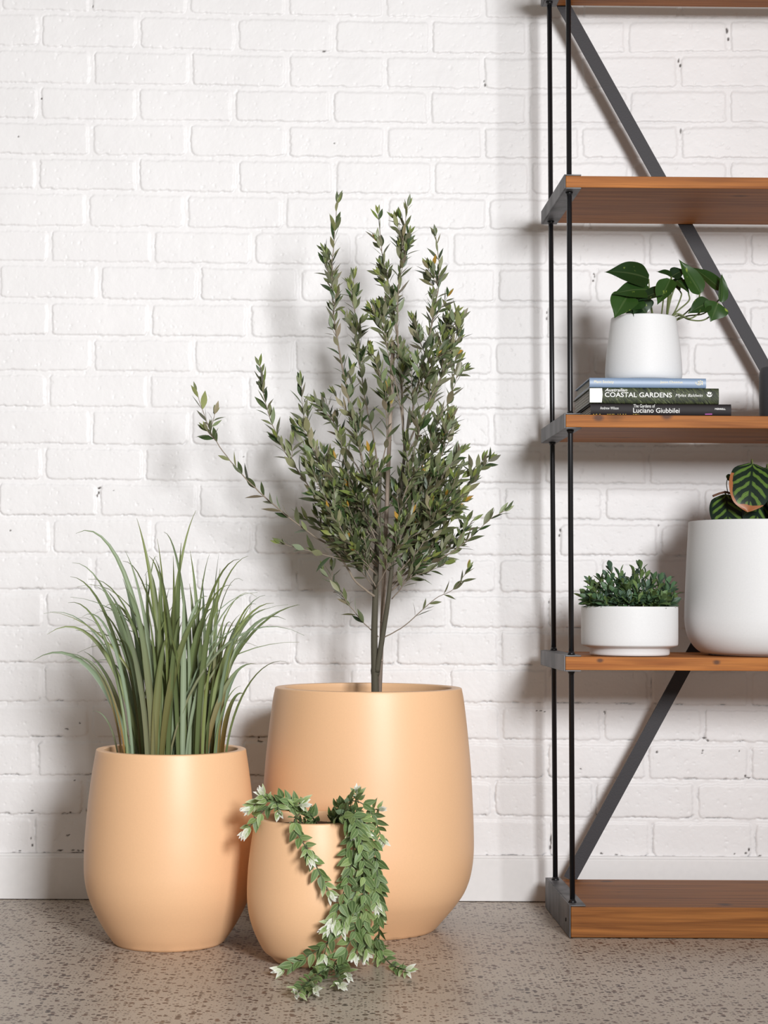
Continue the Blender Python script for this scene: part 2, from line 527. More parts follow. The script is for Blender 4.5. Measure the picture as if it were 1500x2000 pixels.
M = {
    'wall': wall_mat(),
    'floor': floor_mat(),
    'skirt': plain('skirting_paint', (0.83, 0.815, 0.81), 0.35, bump=0.1, bscale=60),
    'peach': plain('peach_planter_finish', (0.87, 0.535, 0.30), 0.45, bump=0.03, bscale=300, spec=0.55),
    'white_pot': plain('white_matte_pot', (0.80, 0.80, 0.805), 0.55, bump=0.03, bscale=300, spec=0.3),
    'charcoal': plain('charcoal_pot', (0.055, 0.058, 0.068), 0.6, bump=0.05),
    'soil': plain('potting_soil', (0.05, 0.028, 0.018), 0.95, bump=1.0, bscale=120),
    'black_rod': plain('black_steel_rod', (0.012, 0.012, 0.014), 0.32, 0.3, spec=0.5),
    'brace': plain('dark_steel_flat_bar', (0.026, 0.023, 0.027), 0.6, 0.0, bump=0.3, bscale=300),
    'bark': plain('olive_bark', (0.085, 0.075, 0.050), 0.8, bump=0.8, bscale=150),
    'twig': plain('olive_twig', (0.26, 0.21, 0.16), 0.75, bump=0.4, bscale=200),
    'stake': plain('bamboo_stake', (0.38, 0.30, 0.24), 0.7, bump=0.5, bscale=90),
    'stem': plain('green_stem', (0.13, 0.16, 0.05), 0.5),
    'vine': plain('vine_stem', (0.075, 0.10, 0.05), 0.6),
    'dry_stem': plain('dry_brown_stem', (0.13, 0.055, 0.03), 0.8, bump=0.6),
    'nursery': plain('black_nursery_pot', (0.02, 0.02, 0.022), 0.45),
    'olive_leaf': leaf_mat('olive_leaf', 0.40, 0.12),
    'grass': leaf_mat('grass_blade', 0.42, 0.15),
    'succ': leaf_mat('bushy_leaf', 0.5, 0.12, vein=0.3),
    'trail': leaf_mat('trailing_leaf', 0.5, 0.15, vein=0.55),
    'pothos': leaf_mat('pothos_leaf', 0.26, 0.12, vein=0.07, spots=0.9, spec=0.5),
    'calathea': leaf_mat('calathea_leaf', 0.35, 0.08, stripe=True, spec=0.5),
    'paper': plain('book_pages', (0.55, 0.54, 0.50), 0.8, bump=0.8, bscale=500),
    'blue': plain('pale_blue_cover', (0.20, 0.285, 0.42), 0.4),
    'blackcover': plain('black_cover', (0.016, 0.012, 0.013), 0.5, spec=0.15),
    'greencover': plain('dark_green_cover', (0.03, 0.045, 0.03), 0.35),
    'ink_white': plain('white_lettering', (0.85, 0.85, 0.83), 0.6),
    'ink_cream': plain('cream_lettering', (0.78, 0.74, 0.58), 0.6),
    'yellow': plain('yellow_print', (0.6, 0.4, 0.03), 0.6),
    'magenta': plain('magenta_print', (0.35, 0.05, 0.3), 0.6),
}


def steel_mat():
    m, nt, N, L, P = new_mat('raw_steel_channel')
    tc = N.new('ShaderNodeTexCoord')
    mp = N.new('ShaderNodeMapping'); mp.inputs['Scale'].default_value = (12, 12, 5)
    L.new(tc.outputs['Object'], mp.inputs['Vector'])
    no = N.new('ShaderNodeTexNoise'); no.inputs['Scale'].default_value = 1.2; no.inputs['Detail'].default_value = 6
    L.new(mp.outputs['Vector'], no.inputs['Vector'])
    cr = N.new('ShaderNodeValToRGB')
    cr.color_ramp.elements[0].position = 0.36; cr.color_ramp.elements[0].color = (0.035, 0.033, 0.036, 1)
    cr.color_ramp.elements[1].position = 0.6; cr.color_ramp.elements[1].color = (0.15, 0.147, 0.152, 1)
    L.new(no.outputs['Fac'], cr.inputs['Fac']); L.new(cr.outputs['Color'], P.inputs['Base Color'])
    P.inputs['Metallic'].default_value = 0.35
    P.inputs['Roughness'].default_value = 0.5
    return m


M['steel'] = steel_mat()
M['wood_a'] = wood_mat('pine_board_warm', (0.44, 0.158, 0.032), (0.26, 0.082, 0.014), 0.0)
M['wood_b'] = wood_mat('pine_board_orange', (0.48, 0.175, 0.038), (0.30, 0.094, 0.018), 3.1)
M['wood_c'] = wood_mat('pine_beam', (0.34, 0.128, 0.030), (0.18, 0.060, 0.012), 7.7)


def coastal_mat():
    m, nt, N, L, P = new_mat('grass_photo_cover')
    tc = N.new('ShaderNodeTexCoord')
    m0 = N.new('ShaderNodeMapping'); m0.inputs['Rotation'].default_value = (0, 0.75, 0)
    L.new(tc.outputs['Object'], m0.inputs['Vector'])
    mp = N.new('ShaderNodeMapping'); mp.inputs['Scale'].default_value = (300, 1, 40)
    L.new(m0.outputs['Vector'], mp.inputs['Vector'])
    no = N.new('ShaderNodeTexNoise'); no.inputs['Scale'].default_value = 1.3; no.inputs['Detail'].default_value = 5; no.inputs['Distortion'].default_value = 1.2
    L.new(mp.outputs['Vector'], no.inputs['Vector'])
    cr = N.new('ShaderNodeValToRGB')
    e = cr.color_ramp.elements
    e[0].position = 0.40; e[0].color = (0.012, 0.016, 0.010, 1)
    e[1].position = 0.64; e[1].color = (0.07, 0.085, 0.032, 1)
    x = e.new(0.74); x.color = (0.30, 0.33, 0.22, 1)
    L.new(no.outputs['Fac'], cr.inputs['Fac'])
    L.new(cr.outputs['Color'], P.inputs['Base Color'])
    P.inputs['Roughness'].default_value = 0.5
    P.inputs['Specular IOR Level'].default_value = 0.2
    return m


M['coastal'] = coastal_mat()

# ------------------------------------------------------------------ wall relief
ROWS = [  # (bottom shadow line y at x = 0,250,500,750,1000,1250,1500 ; x of the left edge of bricks)
    ((18, 23, 28, 32, 35, 34, 33), (5, 181, 372, 565, 756, 948, 1140, 1332)),
    ((88, 93, 99, 102, 105, 102, 100), (84, 276, 467, 657, 846, 1036, 1228, 1427)),
    ((161, 164, 168, 170, 174, 170, 169), (-5, 186, 377, 567, 757, 947, 1138, 1330)),
    ((230, 234, 237, 239, 242, 239, 238), (82, 274, 461, 653, 843, 1035, 1232, 1427)),
    ((300, 302, 305, 307, 309, 308, 309), (-8, 183, 374, 566, 758, 948, 1138, 1332)),
    ((367, 371, 376, 378, 379, 378, 379), (78, 274, 469, 658, 850, 1040, 1235, 1428)),
    ((440, 442, 445, 446, 447, 447, 448), (-15, 176, 368, 560, 760, 957, 1150, 1340)),
    ((508, 511, 515, 517, 517, 517, 518), (102, 303, 499, 694, 886, 1078, 1269, 1468)),
    ((580, 584, 587, 588, 589, 588, 589), (2, 199, 394, 590, 785, 975, 1164, 1360)),
    ((653, 655, 657, 660, 661, 661, 662), (102, 298, 491, 688, 880, 1070, 1265, 1465)),
    ((723, 724, 727, 729, 730, 731, 732), (-8, 186, 383, 580, 775, 970, 1163, 1356)),
    ((793, 794, 797, 798, 798, 799, 802), (98, 295, 488, 685, 881, 1075, 1272, 1470)),
    ((865, 868, 868, 869, 870, 871, 872), (-12, 183, 377, 573, 768, 965, 1160, 1355)),
    ((934, 937, 940, 942, 943, 944, 946), (90, 287, 482, 680, 877, 1066, 1269, 1462)),
    ((1006, 1006, 1010, 1011, 1013, 1015, 1017), (0, 197, 392, 590, 787, 988, 1184, 1377)),
    ((1078, 1079, 1080, 1082, 1084, 1084, 1085), (105, 303, 499, 697, 894, 1095, 1293, 1490)),
    ((1150, 1150, 1153, 1154, 1155, 1157, 1158), (-12, 186, 385, 581, 779, 977, 1176, 1374)),
    ((1222, 1222, 1223, 1224, 1225, 1226, 1228), (92, 290, 488, 684, 880, 1073, 1270, 1467)),
    ((1293, 1294, 1296, 1297, 1298, 1300, 1302), (-16, 181, 380, 578, 777, 980, 1178, 1375)),
    ((1369, 1368, 1369, 1370, 1371, 1374, 1378), (89, 289, 487, 686, 881, 1076, 1274, 1468)),
    ((1438, 1438, 1439, 1441, 1443, 1445, 1448), (-18, 181, 380, 580, 781, 982, 1181, 1378)),
    ((1513, 1512, 1514, 1516, 1518, 1519, 1523), (76, 276, 476, 676, 875, 1072, 1268, 1469)),
    ((1589, 1587, 1587, 1588, 1592, 1596, 1599), (-30, 170, 370, 570, 770, 968, 1166, 1364)),
    ((1666, 1666, 1667, 1669, 1671, 1673, 1675), (70, 270, 470, 670, 872, 1075, 1276, 1477)),
    ((1740, 1740, 1741, 1743, 1745, 1747, 1749), (-30, 170, 370, 570, 770, 968, 1166, 1364)),
]
CHIPS = [  # x, y, length x, length y (pixels) : bare dark chips in the paint
    (1420, 60, 3, 10), (1422, 76, 3, 6), (1325, 118, 2, 8), (1329, 128, 3, 5), (1329, 256, 2.5, 10), (947, 166, 2.2, 5), (946, 158, 1.4, 6),
    (633, 101, 7, 1.6), (181, 13, 1.4, 5), (81, 193, 1.5, 3), (36, 267, 2, 1.5), (653, 280, 2, 2), (194, 953, 5, 3), (193, 962, 3, 5),
    (190, 968, 2, 6), (476, 892, 2, 2), (223, 958, 1.6, 1.6), (1161, 540, 2.5, 5), (1159, 548, 2, 4), (1160, 535, 2, 3), (1068, 610, 2, 4), (1068, 622, 1.6, 4),
    (1094, 1036, 2.5, 6), (1092, 1046, 2, 5), (1286, 1027, 2, 3), (1072, 1176, 2, 4), (1180, 1390, 3, 2), (1181, 1393, 1.5, 4),
    (1283, 1469, 3.2, 3.2), (1372, 1466, 2.5, 2), (1371, 1471, 2.5, 1.6), (1444, 1467, 2, 2), (1376, 1441, 7, 2), (1382, 1446, 3, 3),
    (1456, 1515, 3, 4), (1462, 1519, 8, 1.6), (1048, 1388, 3, 1.5), (1056, 1389, 3, 1.5), (1063, 1390, 2.5, 1.5), (1175, 1667, 5, 2.6), (1203, 1668, 6, 1.6),
    (1462, 1659, 3.5, 7), (1456, 1666, 3, 3), (1434, 1667, 2, 1.5), (1483, 1672, 8, 1.6), (1134, 1502, 3, 1.6),
    (508, 1448, 10, 2.4), (504, 1446, 2, 1.5), (505, 1440, 3, 4), (118, 1661, 11, 2.4), (143, 1660, 5, 2.6), (154, 1661, 4, 1.8), (163, 1662, 6, 2.2), (40, 1662, 5, 1.6),
    (132, 1632, 4, 2), (135, 1630, 2, 2.4), (63, 1651, 2, 5), (146, 1524, 3, 1.6), (137, 1587, 3, 3), (131, 1424, 6, 1.5), (157, 1412, 3, 1.5),
    (64, 1583, 4, 2.2), (61, 1637, 1.5, 4), (1076, 1640, 1.5, 20), (1075, 1655, 1.5, 8), (20, 1036, 3, 2),
]


def build_wall():
    fine = 0.0022
    xs = np.concatenate([np.arange(-1.9, -0.96, 0.006), np.arange(-0.96, 1.04, fine), np.arange(1.04, 2.3, 0.006)])
    zs = np.concatenate([np.arange(0.0, 0.10, 0.012), np.arange(0.10, 2.245, fine), np.arange(2.245, 2.75, 0.006)])
    X, Z = np.meshgrid(xs, zs)
    nx, nz = len(xs), len(zs)
    # wall point -> photograph pixel, to lay the measured courses out on the wall
    dx, dy, dz = X - CAM.x, -CAM.y, Z - CAM.z
    den = FWD.x * dx + FWD.y * dy + FWD.z * dz
    px = 750 + FPX * (RGT.x * dx + RGT.y * dy + RGT.z * dz) / den
    py = 1000 - FPX * (UPV.x * dx + UPV.y * dy + UPV.z * dz) / den
    rng = np.random.RandomState(5)

    def vnoise(sc, seed):
        r = np.random.RandomState(seed)
        T = r.rand(257, 257).astype(np.float32)
        u = (X / sc) + 500.3; v = (Z / sc) + 300.7
        iu = np.floor(u).astype(int); iv = np.floor(v).astype(int)
        fu = u - iu; fv = v - iv
        fu = fu * fu * (3 - 2 * fu); fv = fv * fv * (3 - 2 * fv)
        iu %= 256; iv %= 256
        a = T[iv, iu]; b_ = T[iv, iu + 1]; c = T[iv + 1, iu]; d = T[iv + 1, iu + 1]
        return ((a * (1 - fu) + b_ * fu) * (1 - fv) + (c * (1 - fu) + d * fu) * fv) * 2 - 1
    n60, n20, n9, n4 = vnoise(.06, 1), vnoise(.02, 2), vnoise(.009, 3), vnoise(.0045, 4)
    e20, e8, e5 = vnoise(.025, 12), vnoise(.009, 13), vnoise(.005, 17)
    rows = []
    for k in range(8, 0, -1):           # courses above the frame
        src = ROWS[1] if k % 2 else ROWS[0]
        src = ROWS[1 if (k % 2 == 1) else 0]
        rows.append((tuple(y - 69.5 * (k + (0 if k % 2 == 0 else 1)) for y in src[0]), src[1]))
    rows += ROWS
    kx = [0, 250, 500, 750, 1000, 1250, 1500]
    pxw = px + 1.2 * e20 + 1.0 * e8 + 0.9 * e5
    pyw = py + 1.1 * e20 + 1.0 * e8 + 0.9 * e5
    H = np.zeros_like(px)
    chip_shade = np.zeros_like(px)
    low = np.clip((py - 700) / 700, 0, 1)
    prev = None
    for ri, (yy, xe) in enumerate(rows):
        yb = np.interp(px, kx, yy)
        yt = (yb - 71.5) if prev is None else prev
        prev = yb
        top = yt + 9.5
        sel = (pyw > yt + 4.7) & (pyw <= yb + 4.7)
        if not sel.any():
            continue
        X_ = list(xe)
        while X_[0] > -800: X_.insert(0, X_[0] - 196)
        while X_[-1] < 2400: X_.append(X_[-1] + 196)
        X_ = np.array(X_, dtype=float)
        P_, Q_ = pxw[sel], pyw[sel]
        tp, bt = top[sel], yb[sel]
        j = np.clip(np.searchsorted(X_ - 4.5, P_) - 1, 0, len(X_) - 2)
        xl, xr = X_[j], X_[j + 1] - 9.0
        rr = rng.uniform(3, 13, (len(X_), 4))
        amp = rng.uniform(0.7, 1.15, len(X_))[j]
        offs = rng.uniform(-0.5, 0.5, len(X_))[j]
        cx, cy = (xl + xr) / 2, (tp + bt) / 2
        hx, hy = (xr - xl) / 2, (bt - tp) / 2
        q = (P_ > cx).astype(int) + 2 * (Q_ > cy).astype(int)
        r = rr[j, q]
        ax = np.abs(P_ - cx) - hx + r; ay = np.abs(Q_ - cy) - hy + r
        d = -(np.hypot(np.maximum(ax, 0), np.maximum(ay, 0)) + np.minimum(np.maximum(ax, ay), 0) - r)
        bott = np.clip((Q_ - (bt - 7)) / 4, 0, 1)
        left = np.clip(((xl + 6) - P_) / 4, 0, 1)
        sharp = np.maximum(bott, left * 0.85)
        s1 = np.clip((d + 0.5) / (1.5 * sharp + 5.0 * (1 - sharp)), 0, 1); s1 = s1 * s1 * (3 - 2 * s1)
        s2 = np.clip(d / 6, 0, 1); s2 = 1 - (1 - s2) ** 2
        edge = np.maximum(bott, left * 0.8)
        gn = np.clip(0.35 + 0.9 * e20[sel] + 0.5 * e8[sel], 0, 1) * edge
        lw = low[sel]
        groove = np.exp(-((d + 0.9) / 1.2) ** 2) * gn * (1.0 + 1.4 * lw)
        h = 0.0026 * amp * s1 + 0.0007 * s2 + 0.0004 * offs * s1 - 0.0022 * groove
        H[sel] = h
        cr = np.exp(-((d + 0.9) / 0.8) ** 2) * np.clip((gn - 0.30) * 1.9, 0, 1) * (0.13 + 0.62 * lw ** 1.2) * np.maximum(bott, left * .6)  # crevice shade painted dark along brick bottom and left edges, stronger lower down
        chip_shade[sel] = cr
    H += 0.00014 * n9 + 0.00022 * n20 + 0.0003 * n60 + 0.00012 * n4
    pits = np.clip((n4 * n9 - 0.38) * 5, 0, 1)
    H -= 0.0012 * pits
    for (x0, y0, lx, ly) in CHIPS:
        dd = np.hypot((px - x0 + 1.0 * e8) / (lx * .55 + .5), (py - y0 + 1.0 * e5) / (ly * .55 + .5))
        f = np.clip((1.15 - dd) * 2.0, 0, 1)
        chip_shade = np.maximum(chip_shade, f * 0.95)
        H -= 0.0012 * f
    # repair patch dab seen beside the grass tips
    verts = np.stack([X, -H, Z], axis=-1).reshape(-1, 3).astype(np.float32)
    I = np.arange(nx * nz).reshape(nz, nx)
    faces = np.stack([I[:-1, :-1], I[:-1, 1:], I[1:, 1:], I[1:, :-1]], axis=-1).reshape(-1, 4).astype(np.int32)
    me = bpy.data.meshes.new('wall_back')
    me.vertices.add(len(verts)); me.vertices.foreach_set('co', verts.ravel())
    me.loops.add(faces.size); me.loops.foreach_set('vertex_index', faces.ravel())
    me.polygons.add(len(faces))
    me.polygons.foreach_set('loop_start', np.arange(0, faces.size, 4, dtype=np.int32))
    me.polygons.foreach_set('loop_total', np.full(len(faces), 4, dtype=np.int32))
    me.polygons.foreach_set('use_smooth', np.ones(len(faces), dtype=bool))
    a = me.attributes.new('chip_shade', 'FLOAT', 'POINT')
    a.data.foreach_set('value', chip_shade.ravel().astype(np.float32))
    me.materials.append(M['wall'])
    me.update()
    o = bpy.data.objects.new('wall_back', me)
    C.objects.link(o)
    o['kind'] = 'structure'
    return o


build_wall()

b = Buf()
b.add([(-1.9, -3.2, 0), (2.3, -3.2, 0), (2.3, 0.02, 0), (-1.9, 0.02, 0), (-1.9, -3.2, -.05), (2.3, -3.2, -.05), (2.3, 0.02, -.05), (-1.9, 0.02, -.05)],
      [(0, 1, 2, 3), (4, 7, 6, 5), (0, 4, 5, 1), (1, 5, 6, 2), (2, 6, 7, 3), (3, 7, 4, 0)])
o = b.build('floor', M['floor'], smooth=False)
o['kind'] = 'structure'

# skirting: flat board with a small rounded step on top
b = Buf()
zt = atY(750, 1671, -0.018).z
prof = [(-0.001, 0.002), (-0.018, 0.002), (-0.018, zt - 0.010), (-0.0165, zt - 0.007), (-0.012, zt - 0.005), (-0.010, zt - 0.001), (-0.006, zt), (-0.001, zt)]
vs = [(-1.9, y, z) for y, z in prof] + [(2.3, y, z) for y, z in prof]
n = len(prof)
fs = [(i, i + 1, n + i + 1, n + i) for i in range(n - 1)] + [tuple(range(n - 1, -1, -1)), tuple(range(n, 2 * n))]
b.add(vs, fs)
o = b.build('baseboard_back', M['skirt'], smooth=False)
o['kind'] = 'structure'


# ------------------------------------------------------------------ peach planters
def pot_profile(sil, cx_px, Yc, thick, floor_z, inner_depth, base_px_y=None):
    """sil: list of (half width px, y px) from the base up; gives (r,z) lathe profile, spline smoothed"""
    z_c = Yc - CAM.y
    pr = []
    ybot, ytop = sil[0][1], sil[-1][1]
    ztop_ = atY(cx_px, ytop, Yc).z
    for hw, y in sil:
        r = hw * z_c / FPX
        z = 0.0015 + (ztop_ - 0.0015) * (ybot - y) / (ybot - ytop)
        pr.append(Vector((r, z, 0)))
    pts = spline(pr, 6)
    out = [(p.x, p.y) for p in pts]
    return out


def make_pot(parent, name, cx, cy, prof, thick, soil_drop, mat, soil=True, n=128, floor_z=0.0):
    rt, zt_ = prof[-1]
    e = 0.0022
    rb = prof[0][0]
    full = [(rb - 0.012, floor_z + 0.0005), (rb - 0.002, floor_z + 0.0005), (rb, floor_z + 0.003)] + [p for p in prof if p[1] > floor_z + 0.004]
    full += [(rt - e * .3, zt_ + e * .7), (rt - e, zt_ + e)]
    full += [(rt - thick + e, zt_ + e), (rt - thick + e * .3, zt_ + e * .7), (rt - thick, zt_)]
    # inner wall
    def router(z):
        for (r0, z0), (r1, z1) in zip(prof[:-1], prof[1:]):
            if z0 <= z <= z1:
                return r0 + (r1 - r0) * (z - z0) / max(1e-6, z1 - z0)
        return prof[-1][0]
    zi = zt_ - 0.01
    zend = zt_ - soil_drop - 0.03
    while zi > zend:
        full.append((router(zi) - thick, zi)); zi -= 0.015
    rin = router(zend) - thick
    full.append((rin, zend))
    full.append((0.001, zend))
    bb = Buf()
    add_lathe(bb, full, cx, cy, n=n, close_bottom=True)
    po = bb.build(name, mat, parent)
    so = None
    if soil:
        sb = Buf()
        rs = router(zt_ - soil_drop) - thick - 0.0005
        rings = 10
        vs, fs = [(cx, cy, zt_ - soil_drop)], []
        nn = 40
        rnd = random.Random(3)
        for i in range(1, rings + 1):
            for j in range(nn):
                a = 2 * PI * j / nn
                rr = rs * i / rings
                vs.append((cx + rr * math.cos(a), cy + rr * math.sin(a), zt_ - soil_drop + (rnd.uniform(-.003, .003) if i < rings else 0)))
        for j in range(nn):
            fs.append((0, 1 + j, 1 + (j + 1) % nn))
        for i in range(rings - 1):
            for j in range(nn):
                fs.append((1 + i * nn + j, 1 + (i + 1) * nn + j, 1 + (i + 1) * nn + (j + 1) % nn, 1 + i * nn + (j + 1) % nn))
        sb.add(vs, fs)
        so = sb.build('soil', M['soil'], parent)
    return po, so, zt_ - soil_drop


# ---- big planter with the olive tree
BY = -0.354
bc = atY(718, 1600, BY)
BX = bc.x
T_ol = thing('potted_olive_tree', 'tall olive tree on a bamboo stake in the largest peach round planter', 'potted tree', (BX, BY, 0))
sil = [(133, 1819), (142, 1808), (158, 1789), (173, 1770), (187, 1749), (197, 1725), (203, 1698), (206, 1665), (205.5, 1620), (203.5, 1570), (199.5, 1500), (193, 1430), (186, 1370), (181.5, 1344)]
prof = pot_profile(sil, 718, BY, 0.022, 0, 0)
prof[0] = (prof[0][0], 0.002)
_, _, soil_z = make_pot(T_ol, 'planter', BX, BY, prof, 0.023, 0.022, M['peach'])

# ---- left planter with grass
LY = -0.524
lc = atY(333, 1600, LY)
LX = lc.x
T_gr = thing('potted_grass', 'tall ornamental grass spilling from the medium peach planter, furthest left', 'potted plant', (LX, LY, 0))
sil = [(106, 1843), (112, 1834), (123, 1818), (136, 1795), (149, 1768), (158, 1742), (163, 1715), (164.5, 1690), (164, 1650), (161.5, 1610), (157.5, 1560), (151.5, 1510), (144.5, 1464)]
prof = pot_profile(sil, 333, LY, 0.017, 0, 0)
prof[0] = (prof[0][0], 0.002)
_, _, gsoil_z = make_pot(T_gr, 'planter', LX, LY, prof, 0.018, 0.03, M['peach'])

# ---- small planter with the trailing plant
SY = -0.713
sc_ = atY(610, 1700, SY)
SX = sc_.x
T_tr = thing('potted_trailing_plant', 'green and white trailing vines hanging over the smallest peach planter in front', 'potted plant', (SX, SY, 0))
sil = [(70, 1868), (79, 1858), (92, 1848), (104, 1828), (115, 1803), (122, 1778), (125.5, 1750), (125.5, 1720), (123.5, 1685), (119, 1645), (113.5, 1612), (111, 1598)]
prof_s = pot_profile(sil, 610, SY, 0.013, 0, 0)
prof_s[0] = (prof_s[0][0], 0.002)
_, _, tsoil_z = make_pot(T_tr, 'planter', SX, SY, prof_s, 0.014, 0.02, M['peach'])


# ------------------------------------------------------------------ olive tree
rnd = random.Random(21)


def pxpath(pts, Y0, Y1, n=6):
    k = len(pts)
    P3 = []
    for i, (x, y) in enumerate(pts):
        t = i / (k - 1)
        P3.append(atY(x, y, Y0 + (Y1 - Y0) * t))
    return spline(P3, n)


trunk = Buf()
tr1 = pxpath([(733, 1362), (732, 1310), (731, 1240), (733, 1170), (735, 1100), (739, 1010), (742, 920)], BY, BY - 0.01)
k = len(tr1)
add_tube(trunk, tr1, [0.0088 - 0.0042 * i / k for i in range(k)], 12)
# graft swelling
sw = [atY(733, y, BY) for y in (1322, 1316, 1310, 1304, 1298)]
add_tube(trunk, sw, [0.0075, 0.0098, 0.0105, 0.0095, 0.0072], 12)
tr2 = pxpath([(736, 1312), (742, 1275), (750, 1225), (757, 1180), (763, 1130), (770, 1060), (780, 980), (790, 890), (800, 800)], BY - 0.005, BY - 0.05)
k = len(tr2)
add_tube(trunk, tr2, [0.0068 - 0.0042 * i / k for i in range(k)], 10)
trunk.build('trunk', M['bark'], T_ol)
stk = Buf()
add_tube(stk, [atY(741, 1358, BY + 0.03), atY(768, 668, BY + 0.02)], [0.0052, 0.0046], 10)
for yy in (1290, 1215, 1130, 1040, 950, 860, 770, 700):
    xx = 741 + (1358 - yy) * 27 / 690
    add_tube(stk, [atY(xx - .1, yy + 2, BY + 0.026), atY(xx, yy, BY + 0.026), atY(xx + .1, yy - 2, BY + 0.026)], [0.0045, 0.0060, 0.0045], 10)
stk.build('stake', M['stake'], T_ol)

OL = [  # (path px, end depth offset, radius mm, twiginess)
    ([(741, 1010), (722, 960), (697, 855), (674, 745), (656, 645), (648, 560), (651, 490), (659, 395)], -0.06, 3.0, .75),
    ([(790, 900), (785, 780), (778, 680), (764, 580), (748, 505), (738, 415)], 0.02, 2.8, .95),
    ([(778, 700), (776, 620), (781, 530), (787, 470), (797, 400)], -0.06, 2.0, .95),
    ([(800, 830), (818, 740), (842, 640), (856, 560), (857, 505), (850, 458)], 0.05, 2.4, .9),
    ([(742, 930), (728, 850), (710, 760), (697, 670), (693, 610), (691, 542)], 0.07, 2.0, .8),
    ([(735, 1085), (690, 1035), (640, 1000), (590, 930), (550, 870), (520, 790), (507, 712)], -0.10, 2.2, .45),
    ([(731, 1165), (695, 1135), (655, 1075), (610, 1045), (545, 995), (490, 945), (450, 900), (410, 840), (383, 762)], -0.02, 3.0, .12),
    ([(700, 1020), (650, 960), (618, 890), (596, 825), (587, 742)], -0.03, 2.0, .8),
    ([(725, 960), (690, 900), (662, 850), (645, 810), (635, 775)], 0.06, 1.8, .8),
    ([(795, 870), (835, 790), (868, 720), (890, 660), (900, 625)], -0.05, 2.2, .95),
    ([(800, 880), (840, 800), (866, 720), (874, 650), (878, 605)], 0.05, 2.0, .9),
    ([(775, 1020), (820, 960), (858, 900), (872, 850), (880, 812)], -0.07, 1.8, .7),
    ([(768, 1100), (825, 1050), (875, 1005), (915, 950), (945, 895)], 0.03, 2.2, .95),
    ([(762, 1155), (815, 1115), (880, 1080), (925, 1045), (955, 1015), (988, 997)], -0.06, 1.8, .25),
    ([(748, 1246), (790, 1222), (850, 1170), (890, 1148), (915, 1108)], -0.05, 1.6, .12),
    ([(700, 1100), (650, 1088), (600, 1075), (565, 1066), (545, 1060)], -0.08, 1.4, .15),
    ([(739, 1244), (700, 1205), (670, 1165), (648, 1135), (630, 1112)], 0.05, 1.3, .4),
    ([(738, 1100), (700, 1060), (660, 1005), (628, 960), (605, 900)], -0.14, 1.8, .9),
    ([(745, 1080), (715, 1010), (690, 950), (670, 890), (665, 850)], -0.15, 1.8, .9),
    ([(765, 1110), (740, 1020), (728, 940), (720, 880)], -0.16, 1.8, 1.0),
    ([(765, 1080), (780, 1000), (800, 930), (812, 870), (830, 800)], -0.16, 1.8, 1.0),
    ([(766, 1130), (820, 1070), (850, 1010), (880, 960), (890, 930)], -0.12, 1.8, .95),
    ([(766, 1140), (810, 1105), (860, 1075), (900, 1045), (925, 1015)], 0.08, 1.6, .9),
    ([(735, 1120), (700, 1085), (660, 1060), (620, 1030), (590, 1010)], 0.08, 1.6, .6),
    ([(737, 1060), (690, 990), (640, 930), (600, 880), (575, 830)], 0.10, 1.8, .8),
    ([(780, 980), (830, 900), (850, 840), (885, 760), (900, 700)], 0.09, 1.6, .85),
    ([(742, 930), (755, 850), (752, 780), (738, 720), (728, 690)], -0.12, 1.6, .7),
    ([(790, 880), (805, 800), (822, 760), (850, 700), (868, 660)], -0.13, 1.6, .9),
    ([(790, 850), (775, 760), (760, 700), (750, 640), (740, 600)], -0.10, 1.6, .85),
    ([(766, 1170), (800, 1130), (840, 1115), (870, 1100)], -0.10, 1.4, .7),
    ([(733, 1150), (700, 1110), (672, 1090), (660, 1070)], 0.09, 1.4, .7),
]
for q in range(31):                       # inner crown, rising off both stems
    y0_ = rnd.uniform(985, 1150)
    left = q % 2 == 0
    x0_ = 735 + (1150 - y0_) * .035 if left else float(np.interp(y0_, [890, 980, 1060, 1130, 1180], [790, 780, 770, 763, 757]))
    sgn = rnd.choice([-1, -1, 1]) if left else rnd.choice([1, 1, -1])
    Lp = rnd.uniform(110, 210)
    an = math.radians(rnd.uniform(22, 62))
    x2, y2 = x0_ + sgn * Lp * math.sin(an), y0_ - Lp * math.cos(an)
    x2 = min(max(x2, 640), 905)
    OL.append(([(x0_, y0_), (x0_ * .55 + x2 * .45, y0_ * .62 + y2 * .38), (x2, y2)], rnd.uniform(-.16, .15), 1.5, 1.15))
br_ = Buf()
lf = Buf()


def olive_leafcols(tip=False):
    if tip and rnd.random() < 0.65:
        c = rnd.choice([(0.17, 0.22, 0.055), (0.22, 0.25, 0.06), (0.15, 0.19, 0.06), (0.19, 0.23, 0.06), (0.20, 0.24, 0.07), (0.42, 0.24, 0.04)] if rnd.random() < .3 else [(0.17, 0.22, 0.055), (0.22, 0.25, 0.06), (0.15, 0.19, 0.06)])
        return c, (0.30, 0.33, 0.13)
    g = rnd.uniform(0.95, 1.4)
    base = rnd.choice([(0.035, 0.062, 0.020), (0.085, 0.105, 0.045), (0.12, 0.14, 0.062), (0.065, 0.088, 0.035), (0.14, 0.155, 0.075)])
    return tuple(x * g for x in base), tuple(x * rnd.uniform(.85, 1.1) for x in (0.27, 0.28, 0.165))


